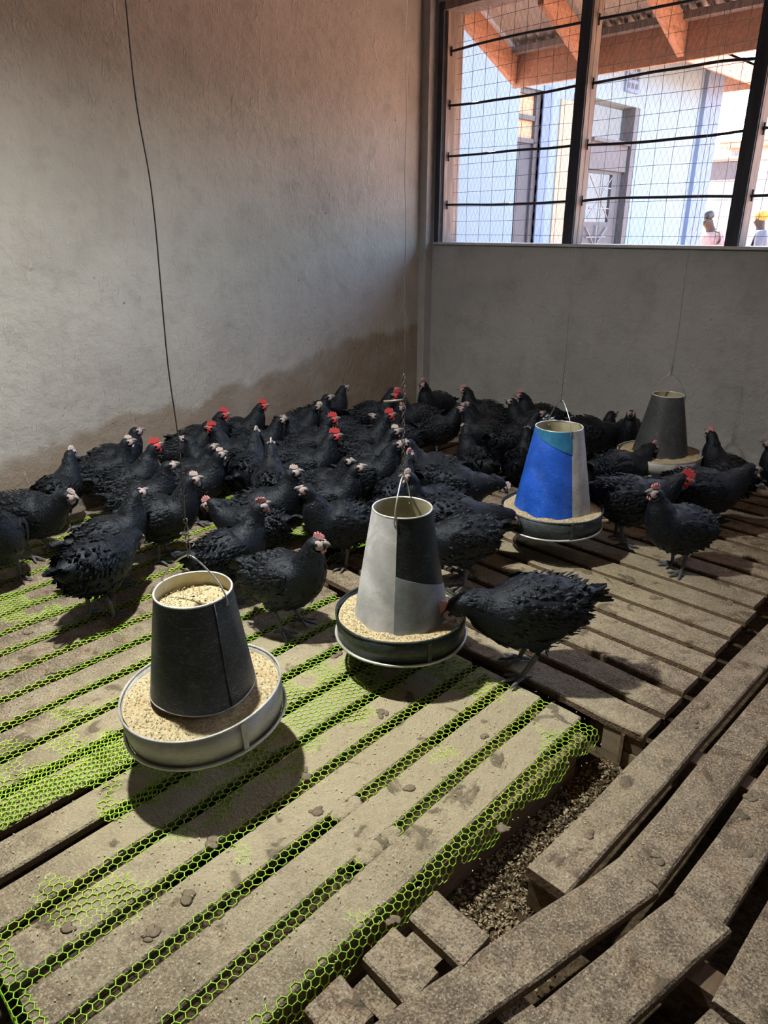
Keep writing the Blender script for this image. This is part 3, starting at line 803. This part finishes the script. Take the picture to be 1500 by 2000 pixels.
zero = lambda u: 0.0
def full(m): return [(-180, 180, zero, one, m, 0)]
FEED = []
FEED.append(feeder(2.488, -3.549, .150, .218, .086, .142, .101, .246, .536, M['tin_grey'], full(M['tin_dark']), 48,
    'hanging feeder with a plain dark cone and galvanised grey pan, nearest to the camera', .095, (27, -150), (math.radians(3.5), math.radians(-2.5)), .86, .006, .012, 3))
FEED.append(feeder(2.535, -2.815, .122, .220, .080, .158, .096, .190, .575, M['tin_darkgreen'],
    [(-188, -9, zero, one, M['tin_light'], .0012), (-9, 172, lambda u: .50 - .24*min(1, u*1.55), one, M['tin_black'], 0), (-9, 172, zero, lambda u: .52 - .24*min(1, u*1.55), M['tin_bluegrey'], .0022)], -14,
    'hanging feeder with a patchwork cone of pale grey and black tin and black pan', .105, None, (0, math.radians(-1)), None, .004, .014, 5))
FEED.append(feeder(2.385, -1.665, .150, .226, .080, .172, .102, .212, .600, M['tin_slate'],
    [(-262, 33, zero, lambda u: 1.0, M['tin_blue'], 0), (33, 98, zero, one, M['tin_white'], .002), (-78, 33, lambda u: .985 - .24*u**1.1, one, M['tin_teal'], .003)], 28,
    'hanging feeder with a bright blue cone and one cream strip', .115, None, (0, 0), None, .004, .012, 8))
FEED.append(feeder(2.40, -.625, .190, .220, .078, .148, .080, .252, .585, M['tin_grey'], full(M['tin_farcone']), 88,
    'hanging feeder with a dull dark cone, farthest one below the window', .11, None, (0, 0), None, .004, .012, 12))
# hanging wires up to the ceiling
WL = ['long kinked wire holding the plain dark feeder in front of the plain wall', 'twisted dark wire holding the patchwork tin feeder', 'thin wire holding the blue feeder', 'thin wire holding the farthest dark feeder']
for i, (f, ztop) in enumerate(FEED):
    rr = random.Random(20 + i); x, y = f.location.x, f.location.y
    P = [Vector((x, y, ztop - .004)), Vector((x, y, ztop + .02))]
    mb = MB(); tw = (.11, .33, .16, .05)[i]
    for s in (0, math.pi):
        mb.tube([(x + .0042*math.cos(s + k*.55), y + .0042*math.sin(s + k*.55), ztop - .006 + tw*k/ (tw*240)) for k in range(int(tw*240) + 1)], .0017, 5)
    if i == 0: mb.tube([(x + .016*math.cos(k*.5), y + .016*math.sin(k*.5), ztop + .03 + .0016*k) for k in range(26)], .0018, 5)
    if i == 1: mb.tube([(x - .05, y - .035, ztop + .235), (x + .012, y + .008, ztop + .245)], .0045, 6)
    z = ztop + tw - .01; P = [Vector((x, y, z))]
    while z < 2.96:
        z = min(3.0, z + rr.uniform(.09, .2)); amp = (.008, .004, .003, .003)[i]
        P.append(Vector((x + rr.uniform(-amp, amp), y + rr.uniform(-amp, amp), z)))
    mb.tube(catmull(P, 4), (.0017, .0009, .0012, .0012)[i], 5)
    o = mb.build('hanging_wire', M['wire'], None, True); tag(o, WL[i], 'wire')

# ------------------------------------------------------------------ the lamp (above the frame)
lb = empty('light_bulb', (LAMP[0], LAMP[1], 3.0)); tag(lb, 'bare bulb on a short cord under the ceiling', 'lamp')
MB().tube([(0, 0, 0), (0, 0, -.18)], .004, 6).build('cord', M['rod'], lb)
MB().tube([(0, 0, -.18), (0, 0, -.24)], .02, 10).build('socket', M['rod'], lb)
MB().lathe([(.022, -.20), (.05, -.22), (.11, -.27), (.15, -.315), (.148, -.317), (.108, -.274), (.048, -.225), (.02, -.205)], 28).build('lamp_shade', M['tin_white'], lb, True)
MB().ball((0, 0, -.275), .032, .032, .042, 12, 8).build('bulb', M['bulb'], lb, True)
ld = bpy.data.lights.new('bulb_light', 'SPOT'); ld.spot_size = math.radians(169); ld.spot_blend = 1.0; ld.energy = LAMP_POWER; ld.color = (1.0, .99, .90); ld.shadow_soft_size = .045
lo = bpy.data.objects.new('bulb_light', ld); link(lo, lb); lo.location = (0, 0, LAMP[2] - 3.0)

# ------------------------------------------------------------------ hens
POSE = {
 'alert': [(-.172,.232),(-.140,.212),(-.098,.198),(-.018,.203),(.056,.226),(.096,.266),(.115,.312),(.127,.347),(.145,.370),(.178,.364)],
 'low':   [(-.180,.245),(-.142,.238),(-.095,.226),(-.010,.208),(.075,.214),(.125,.238),(.160,.268),(.183,.292),(.205,.300),(.230,.286)],
 'feed':  [(-.180,.255),(-.142,.250),(-.095,.240),(-.010,.218),(.072,.208),(.125,.215),(.172,.228),(.208,.234),(.232,.222),(.247,.196)],
 'sit':   [(-.180,.150),(-.142,.140),(-.095,.125),(-.012,.108),(.070,.118),(.112,.155),(.128,.210),(.136,.254),(.152,.278),(.179,.272)],
}
RAD = [(.014,.022),(.042,.044),(.074,.078),(.098,.108),(.088,.098),(.064,.070),(.044,.049),(.031,.034),(.0262,.029),(.010,.011)]
KS = 4; NSEG = 18
def hen_rings(pose, turn, rr):
    zoff = 0
    P = [Vector((x, 0, z)) for x, z in POSE[pose]]
    for i in range(5, 10): P[i] += Vector((rr.uniform(-.004, .004), 0, rr.uniform(-.006, .006) if i < 9 else 0))
    if turn:
        piv = P[6]; Q = Matrix.Rotation(math.radians(turn), 3, 'Z')
        for i in range(7, 10): P[i] = piv + Q @ (P[i] - piv)
    C = catmull(P, KS); RR = [v.to_tuple() for v in catmull([Vector((w, h, 0)) for w, h in RAD], KS)]
    R = []; FR = []; side = Vector((0, 1, 0))
    for i, c in enumerate(C):
        t = (C[min(i+1, len(C)-1)] - C[max(i-1, 0)]).normalized()
        side = (side - t*side.dot(t)).normalized(); up = t.cross(side)
        w, h = max(RR[i][0], .003), max(RR[i][1], .003)
        ring = []
        for j in range(NSEG):
            a = 2*math.pi*j/NSEG; cs, sn = math.cos(a), math.sin(a)
            # fuller belly, flatter back
            hh = h*(1.12 if sn < 0 else .92)
            ring.append(c + side*w*cs - up*(-1)*hh*sn if False else c + side*w*cs + up*hh*sn)
        R.append(ring); FR.append((c, t, side, up, w, h))
    return R, FR
RF = random.Random(4)
def feather(mb, p, nrm, back, L, w, lift, roll=.22):
    s = (nrm.cross(back).normalized() + nrm*RF.uniform(-roll, roll))
    a = p - nrm*.001; m1 = p + back*L*.55 + s*w*.5 + nrm*lift*.5; m2 = p + back*L*.55 - s*w*.5 + nrm*lift*.5
    mm = p + back*L*.6 + nrm*(lift*.8 + w*.12); tip = p + back*L + nrm*lift
    mb.add([a, m1, tip, m2, mm], [(0, 1, 4), (1, 2, 4), (2, 3, 4), (3, 0, 4)])
SHARED = {}
def shared(key, make):
    if key not in SHARED: SHARED[key] = make()
    return SHARED[key]
def mesh_data(name, mb, m, smooth=True):
    me = bpy.data.meshes.new(name); me.from_pydata([tuple(v) for v in mb.V], [], mb.F); me.update(); me.materials.append(m)
    if smooth: me.polygons.foreach_set('use_smooth', [True]*len(me.polygons))
    return me
def inst(name, me, parent, mat4):
    o = bpy.data.objects.new(name, me); link(o, parent); o.matrix_local = mat4; return o
def comb_mesh(kind):
    s = {'r': 1.05, 'p': .82, 'w': .72, 'n': .4}[kind]
    prof = [(.022, .004), (.019, .016), (.012, .014), (.009, .024), (.003, .018), (-.002, .028), (-.008, .019), (-.014, .023), (-.02, .010), (-.022, .002)]
    V = []; Fc = []
    base = [(x, -.002) for x, z in prof]
    n = len(prof)
    for side in (-1, 1):
        for x, z in prof: V.append((x*s, side*.0028, z*s*.9))
        for x, z in base: V.append((x*s, side*.0040, z))
    for k in (0, 1):
        o = k*2*n
        for i in range(n - 1):
            f = (o+i, o+i+1, o+n+i+1, o+n+i); Fc.append(f if k else f[::-1])
    for i in range(n - 1): Fc.append((i, 2*n+i, 2*n+i+1, i+1)[::-1])
    return mesh_data('comb', MB().add(V, Fc), M['comb_' + kind], False)
def leg_mesh(var):
    rr = random.Random(40 + var); mb = MB(); dx = (-.02, .02, 0, .035)[var]
    mb.tube([(0, 0, .115), (-.012 + dx*.2, 0, .085), (dx, 0, .022), (dx, 0, .010)], [.0125, .0085, .0072, .0085], 7)
    for a, L in ((0, .062), (.62, .054), (-.62, .052), (math.pi + .25, .030)):
        d = Vector((math.cos(a), math.sin(a), 0)); o = Vector((dx, 0, 0))
        mb.tube([o + Vector((0, 0, .012)), o + d*L*.35 + Vector((0, 0, .012)), o + d*L*.72 + Vector((0, 0, .0075)), o + d*L*.92 + Vector((0, 0, .006)), o + d*L*1.1 + Vector((0, 0, .002))], [.008, .0062, .0056, .0048, .0015], 6)
    return mesh_data('leg', mb, M['shank'])
def face_mesh(kind):
    mb = MB()
    for s in (-1, 1):
        mb.ball((.012, s*.0112, -.001), .0175, .0075, .0150, 10, 6)
        mb.ball((-.010, s*.0165, -.010), .0055, .005, .008, 7, 5)
    mb.ball((.022, 0, 0), .012, .010, .011, 8, 5)
    return mesh_data('face', mb, M['comb_r'] if kind == 'r' else M['face'])
def beak_mesh():
    mb = MB().tube([(.022, 0, .002), (.031, 0, .003), (.039, 0, .0), (.046, 0, -.006)], [.0088, .0074, .0048, .001], 8)
    mb.tube([(.022, 0, -.005), (.032, 0, -.0055), (.039, 0, -.006)], [.007, .005, .001], 7)
    return mesh_data('beak', mb, M['beak'])
def wattle_mesh(kind):
    mb = MB()
    for s in (-1, 1): mb.ball((.018, s*.006, -.019), .007, .003, .0095 if kind != 'n' else .005, 8, 5)
    return mesh_data('wattle', mb, M['comb_' + kind])
def eye_mesh(): return mesh_data('eye', MB().ball((0, 0, 0), .0052, .0032, .0052, 8, 6), M['eye'])
def wing_mesh(var, side):
    rr = random.Random(90 + var*2 + (side > 0)); mb = MB(); n = 14; R = []
    for i in range(11):
        t = i/10; x = .085 - .215*t; h = .056*math.sin(math.pi*min(1, t*.92 + .10))**.6*(1 - .35*t); th = .020*math.sin(math.pi*min(1, t*.9 + .10))**.7
        zc = .012 - .020*t
        yc = side*(.066 + .012*math.sin(math.pi*t) - .030*t*t)
        R.append([Vector((x*.92, yc*1.16 + th*math.cos(2*math.pi*j/n), zc + h*math.sin(2*math.pi*j/n))) for j in range(n)])
    mb.rings(R)
    for row in range(9):
        for k in range(11):
            t = .04 + .8*row/9 + rr.uniform(-.03, .03); x = .085 - .215*t; zc = .012 - .02*t; h = .056*(1 - .35*t)
            z = zc + h*(.85 - 1.7*(k + rr.uniform(0, 1))/11)
            y = side*(.066 + .012*math.sin(math.pi*t) - .030*t*t + .019*math.sqrt(max(.05, 1 - ((z - zc)/h)**2)))
            nr = Vector((.1, side, .5*(z - zc)/h)).normalized(); bk = Vector((-1, 0, -.22 + rr.uniform(-.25, .2)))
            bk = (bk - nr*bk.dot(nr)).normalized()
            feather(mb, Vector((x*.92, y + side*.012, z)), nr, bk, rr.uniform(.026, .040), rr.uniform(.014, .020), rr.uniform(.0005, .003))
    return mesh_data('wing', mb, M['feather'], False)
def tail_mesh(var):
    rr = random.Random(70 + var); mb = MB()
    for k in range(9):
        u = (k - 4)/4; L = rr.uniform(.055, .075)
        a = Vector((-.145, u*.022, .010)); d = Vector((-1, u*.32, .42 - .35*abs(u) + rr.uniform(-.1, .1))).normalized()
        s = Vector((0, .55, 1 if u >= 0 else -1)).normalized() if abs(u) > .2 else Vector((0, .9, .3)).normalized()
        w = .026; b = a + d*L*.6; c = a + d*L
        mb.add([a - s*w*.35, a + s*w*.35, b + s*w*.55, c + s*w*.2, c - s*w*.2, b - s*w*.55, (a + c)/2 + Vector((0, 0, .004))],
               [(0, 1, 6), (1, 2, 6), (2, 3, 6), (3, 4, 6), (4, 5, 6), (5, 0, 6)])
    return mesh_data('tail', mb, M['feather'], False)
def hen(x, y, yaw, pose, sc, comb, turn, label, idx):
    rr = random.Random(500 + idx)
    z0 = .006
    root = empty('hen', (x, y, z0), math.radians(yaw)); root.scale = (sc*rr.uniform(.98, 1.02), sc*rr.uniform(.98, 1.06), sc)
    tag(root, label, 'hen', 'flock of black hens')
    R, FR = hen_rings(pose, turn, rr)
    mb = MB().rings(R)
    if pose != 'sit':
        for s in (-1, 1):
            Q = []
            for (px, pz, r) in ((.0, .19, .045), (-.004, .155, .050), (-.006, .125, .034), (-.004, .100, .016)):
                Q.append([Vector((px + r*1.15*math.cos(2*math.pi*j/10), s*.047 + r*.75*math.sin(2*math.pi*j/10), pz)) for j in range(10)])
            Q.reverse(); mb.rings(Q)
        # fluffy vent below the tail
        mb.ball((-.095, 0, POSE[pose][2][1] - .045), .06, .058, .055, 12, 8)
    body = mb.build('body', M['feather'], root, True)
    # plumage
    fb = MB(); n = len(R)
    for i in range(5, n - 8):
        c, t, sd, up, w, h = FR[i]
        neck = i > 19
        k = 20 if not neck else 15
        for j in range(k):
            a = 2*math.pi*(j + rr.uniform(0, 1))/k; cs, sn = math.cos(a), math.sin(a); hh = h*(1.12 if sn < 0 else .92)
            p = c + sd*w*cs + up*hh*sn + t*rr.uniform(-.008, .008); nr = (sd*cs/w + up*sn/hh).normalized()
            bk = (-t + sd*rr.uniform(-.25, .25) + up*rr.uniform(-.25, .1)).normalized(); bk = (bk - nr*bk.dot(nr)).normalized()
            if neck: feather(fb, p, nr, bk, rr.uniform(.022, .036), rr.uniform(.009, .014), rr.uniform(.003, .007), .4)
            else: feather(fb, p, nr, bk, rr.uniform(.022, .034), rr.uniform(.014, .020), rr.uniform(.003, .008), .35)
    if pose != 'sit':
        for s in (-1, 1):
            for k in range(26):
                a = rr.uniform(0, 6.28); r = .043; z = rr.uniform(.115, .17); r *= (.45 + .55*(z - .11)/.06)
                nr = Vector((math.cos(a), math.sin(a), -.1)).normalized()
                feather(fb, Vector((-.004 + r*1.1*math.cos(a), s*.047 + r*.75*math.sin(a), z)), nr, Vector((-.25, 0, -1)).normalized(), rr.uniform(.02, .034), .015, rr.uniform(.001, .005))
        for k in range(46):
            a = rr.uniform(0, 6.28); b = rr.uniform(-1.2, .7); nr = Vector((math.cos(a)*math.cos(b) - .3, math.sin(a)*math.cos(b), math.sin(b))).normalized()
            p = Vector((-.095, 0, POSE[pose][2][1] - .045)) + Vector((nr.x*.06, nr.y*.058, nr.z*.055))
            bk = Vector((-1, 0, -.5)); bk = (bk - nr*bk.dot(nr)).normalized()
            feather(fb, p, nr, bk, rr.uniform(.022, .036), rr.uniform(.010, .016), rr.uniform(.003, .008))
    tag(fb.build('plumage', M['feather'], body), kind='stuff')
    v = idx % 4
    midz = POSE[pose][3][1]
    ang = math.atan2(POSE[pose][1][1] - POSE[pose][4][1], -(POSE[pose][1][0] - POSE[pose][4][0]))
    bm = Matrix.Translation((-.012, 0, midz + .014)) @ Matrix.Rotation(ang*.7, 4, 'Y')
    for s in (-1, 1): inst('wing', shared(('wing', v, s), lambda: wing_mesh(v, s)), root, bm)
    tz = POSE[pose][1][1]
    inst('tail', shared(('tail', v), lambda: tail_mesh(v)), root, Matrix.Translation((.0, 0, tz - .004)) @ Matrix.Rotation(0, 4, 'Y'))
    if pose != 'sit':
        for s in (-1, 1):
            lv = (idx + (s > 0)*2 + idx//3) % 4
            inst('leg', shared(('leg', lv), lambda: leg_mesh(lv)), root, Matrix.Translation((-.006, s*.045, 0)) @ Matrix.Rotation(s*.12, 4, 'Z'))
    # head furniture
    hc = FR[8*KS][0]; fw = (FR[-1][0] - FR[7*KS][0]).normalized(); sd = FR[8*KS][2]; sd = (sd - fw*sd.dot(fw)).normalized(); up = fw.cross(sd)
    hm = Matrix(((fw.x, sd.x, up.x, hc.x), (fw.y, sd.y, up.y, hc.y), (fw.z, sd.z, up.z, hc.z), (0, 0, 0, 1))) @ Matrix.Scale(1.22, 4)
    fc = inst('face', shared(('face', comb == 'r'), lambda: face_mesh(comb)), root, hm)
    inst('beak', shared('beak', beak_mesh), root, hm)
    if comb != 'n':
        inst('comb', shared(('comb', comb), lambda: comb_mesh(comb)), root, hm @ Matrix.Translation((.013, 0, .017)) @ Matrix.Rotation(.12, 4, 'Y'))
    inst('wattle', shared(('wattle', comb), lambda: wattle_mesh(comb)), root, hm)
    for s in (-1, 1): inst('eye', shared('eye', eye_mesh), fc, Matrix.Translation((.011, s*.0182, .003)))
    return root

# x, y, heading, pose, size, comb, head turn, label
HENS = [
    (0.943, -3.578, -15, 'alert', 1, 'w', 0, 'black hen cut off by the left picture edge, pale face'),
    (0.746, -3.387, 35, 'low', 1, 'w', 0, 'black hen at far left stooping with white stripe on lowered head'),
    (0.535, -3.177, 120, 'alert', 0.95, 'w', 0, 'upright black hen by the left wall seen from behind, leftmost of those standing tall'),
    (0.272, -2.767, 60, 'alert', 1, 'n', 0, 'black hen in profile close to left wall, upper of two stacked heads'),
    (0.429, -2.897, 55, 'alert', 0.97, 'w', 0, 'black hen in profile near left wall, lower of two stacked heads'),
    (0.661, -2.874, 65, 'alert', 1, 'r', 0, 'black hen with bright red comb right behind the longest hanging wire'),
    (0.922, -2.933, 55, 'alert', 0.97, 'n', 0, 'combless black hen in front of the red combed hen at the wire'),
    (1.279, -3.267, 85, 'alert', 1, 'n', 0, 'black hen with glossy neck stretched up behind the hunched hen at left'),
    (1.513, -3.417, 117, 'feed', 1.05, 'n', 0, 'largest left black hen, hunched with hidden head above a round shadow'),
    (1.208, -2.983, 55, 'alert', 1, 'w', 0, 'black hen with white comb just behind the dark hanging feeder'),
    (1.576, -2.737, -145, 'low', 0.95, 'p', 0, 'crouched black hen turned left between two taller hens, pink face'),
    (1.741, -2.986, 75, 'alert', 1, 'p', -20, 'black hen with pink comb right of the dark feeder, tail pointing to the feeder'),
    (1.231, -2.397, 140, 'alert', 1, 'w', 0, 'tall black hen seen from behind in the middle of the flock'),
    (0.918, -2.643, 45, 'alert', 0.95, 'w', 0, "black hen with whitish pink face left of the flock's centre"),
    (0.724, -2.561, 45, 'alert', 0.9, 'n', 0, 'small black hen head peeking low beside the whitish pink faced hen'),
    (0.646, -2.371, -135, 'alert', 0.9, 'n', 0, 'small black hen facing left near the left wall'),
    (0.37, -2.369, 45, 'alert', 0.95, 'n', 0, 'combless black hen in profile just below the red combed hen at the wall'),
    (0.259, -2.208, 45, 'alert', 1, 'r', 0, 'black hen with red comb at the left wall above the stained plaster'),
    (0.598, -2.156, -125, 'alert', 0.92, 'r', 0, 'black hen with red face turned left below the wall hen'),
    (0.938, -2.331, 125, 'alert', 1, 'w', 0, 'black hen from behind with pale comb tip, glossy back'),
    (0.887, -2.039, -135, 'alert', 0.9, 'n', 0, 'grey faced black hen half hidden behind the glossy backed hen'),
    (0.265, -1.929, 45, 'alert', 1, 'r', 0, 'black hen with dull red comb nearest the left wall in the flock'),
    (0.67, -1.692, -125, 'alert', 0.92, 'n', 0, 'black hen with grey ringed eye turned left under the dull red comb'),
    (0.509, -1.96, 45, 'alert', 0.92, 'n', 0, 'black hen in profile below the grey ringed hen'),
    (0.658, -1.409, -135, 'alert', 0.95, 'w', 0, 'pale combed black hen facing left, back to back with another'),
    (0.451, -1.64, 45, 'alert', 0.95, 'n', 0, 'black hen facing right, back to back with the pale combed hen'),
    (0.355, -1.466, 45, 'alert', 1, 'n', 0, 'black hen standing high against the stained wall, no comb'),
    (0.26, -1.222, 75, 'alert', 1, 'n', 0, 'slender black hen with thin neck against the stained wall'),
    (1.117, -2.083, 45, 'alert', 1.03, 'r', 0, "black hen with the brightest red comb in the flock's centre"),
    (0.816, -1.835, 45, 'alert', 1, 'r', 0, 'black hen with pinkish red comb behind the brightest red comb'),
    (1.437, -2.597, 45, 'alert', 1, 'w', 0, 'black hen with large white comb in the middle of the flock'),
    (1.004, -1.275, -115, 'alert', 0.92, 'n', 0, 'half hidden black hen facing left beside the corner group'),
    (0.999, -1.548, 45, 'alert', 1, 'r', 0, 'black hen with red comb near the room corner'),
    (0.521, -1.014, 45, 'alert', 1, 'n', 0, 'black hen craning at the wall just left of the corner'),
    (0.798, -0.851, -115, 'alert', 1, 'r', 0, 'black hen with red comb looking at the camera beside the corner post'),
    (0.702, -0.557, -85, 'alert', 1.08, 'p', 0, 'big dome shaped black hen standing right in the room corner'),
    (0.806, -1.127, -15, 'alert', 0.95, 'p', 0, 'pink faced black hen below the dome shaped hen in the corner'),
    (1.268, -1.778, 45, 'alert', 1, 'w', 0, 'long bodied black hen with white comb behind the grey hanging feeder'),
    (1.429, -1.918, 35, 'alert', 1, 'n', 0, "black hen in profile above and left of the grey feeder's handle"),
    (1.597, -1.596, -125, 'alert', 0.95, 'n', 0, 'black hen with white ringed eye beside the twisted feeder wire'),
    (1.377, -2.164, 15, 'alert', 0.92, 'n', 0, 'black hen with narrow face turned to camera in mid flock'),
    (1.557, -2.301, 35, 'alert', 0.97, 'n', 0, 'combless black hen standing in profile left of the grey feeder'),
    (1.82, -2.461, -110, 'alert', 1, 'n', 0, 'black hen facing left with pointed beak, in front of the flock'),
    (2.08, -2.968, 20, 'alert', 1.02, 'p', 0, 'black hen with pink comb standing alone between the two front feeders'),
    (1.748, -2.048, 105, 'alert', 0.97, 'p', 0, 'black hen from behind with pink comb right of the twisted wire'),
    (1.959, -1.999, -105, 'alert', 0.97, 'w', 0, "pale combed black hen peering left behind the grey feeder's handle"),
    (1.041, -0.429, -135, 'alert', 1, 'p', 0, 'dull pink faced black hen at the window wall, right of the corner'),
    (1.03, -0.898, 45, 'alert', 0.9, 'n', 0, 'upper of two crossed grey faces in the far flock, black hen'),
    (1.307, -0.771, -135, 'alert', 0.9, 'n', 0, 'lower of two crossed grey faces in the far flock, black hen'),
    (1.189, -0.6, -115, 'alert', 0.9, 'n', 0, 'black hen with hidden body right of the crossed grey faces'),
    (1.468, -0.473, -135, 'alert', 1, 'n', 0, 'slim black hen with pale beak facing left at the window wall'),
    (1.386, -0.262, -125, 'alert', 1, 'p', 0, 'black hen with dusky pink face behind the slim pale beaked hen'),
    (1.549, -0.786, 45, 'alert', 0.95, 'n', 0, "black hen facing right just behind the blue feeder's rim"),
    (1.543, -1.148, 155, 'sit', 1.05, 'n', 0, 'black hen resting on the bare slats left of the blue feeder'),
    (1.722, -0.957, 115, 'sit', 1, 'n', 0, 'black hen resting close behind the blue feeder'),
    (1.874, -1.742, 40, 'feed', 1, 'w', 0, 'white combed black hen eating from the blue feeder'),
    (2.167, -2.103, 45, 'feed', 1.05, 'n', 0, "black hen bent over the blue feeder's pan, nearest to camera there"),
    (2.319, -2.227, -130, 'feed', 1, 'n', 0, 'black hen eating from the far side of the grey feeder'),
    (2.888, -2.556, -132, 'feed', 1.12, 'p', 0, "large black hen with dark legs eating from the grey feeder's right side"),
    (1.852, -0.444, 45, 'feed', 1.05, 'p', 0, 'black hen stooping at the left of the far dark feeder'),
    (2.007, -0.207, -65, 'alert', 1, 'n', 0, 'black hen mostly hidden behind the far dark feeder'),
    (2.324, -0.966, 65, 'low', 1.05, 'p', 0, "black hen reaching into the far feeder's pan from the front"),
    (2.589, -1.341, 35, 'low', 1.1, 'r', 0, 'black hen with red comb bending between the blue and far feeders'),
    (2.894, -1.458, -120, 'alert', 1, 'p', 0, 'black hen with pale grey feet facing left on the bare slats'),
    (2.745, -0.565, 155, 'alert', 1, 'p', 0, 'black hen from behind right of the far feeder, by the wall'),
    (2.78, -0.993, 45, 'low', 1.1, 'n', 0, 'broad black hen walking right near the window wall'),
    (2.996, -0.348, -135, 'alert', 1, 'n', 0, 'black hen cut off by the right picture edge'),
    (1.753, -0.217, 65, 'sit', 1, 'n', 0, 'black hen sitting between blue and far feeders'),
]
for i, h in enumerate(HENS): hen(*h, i)
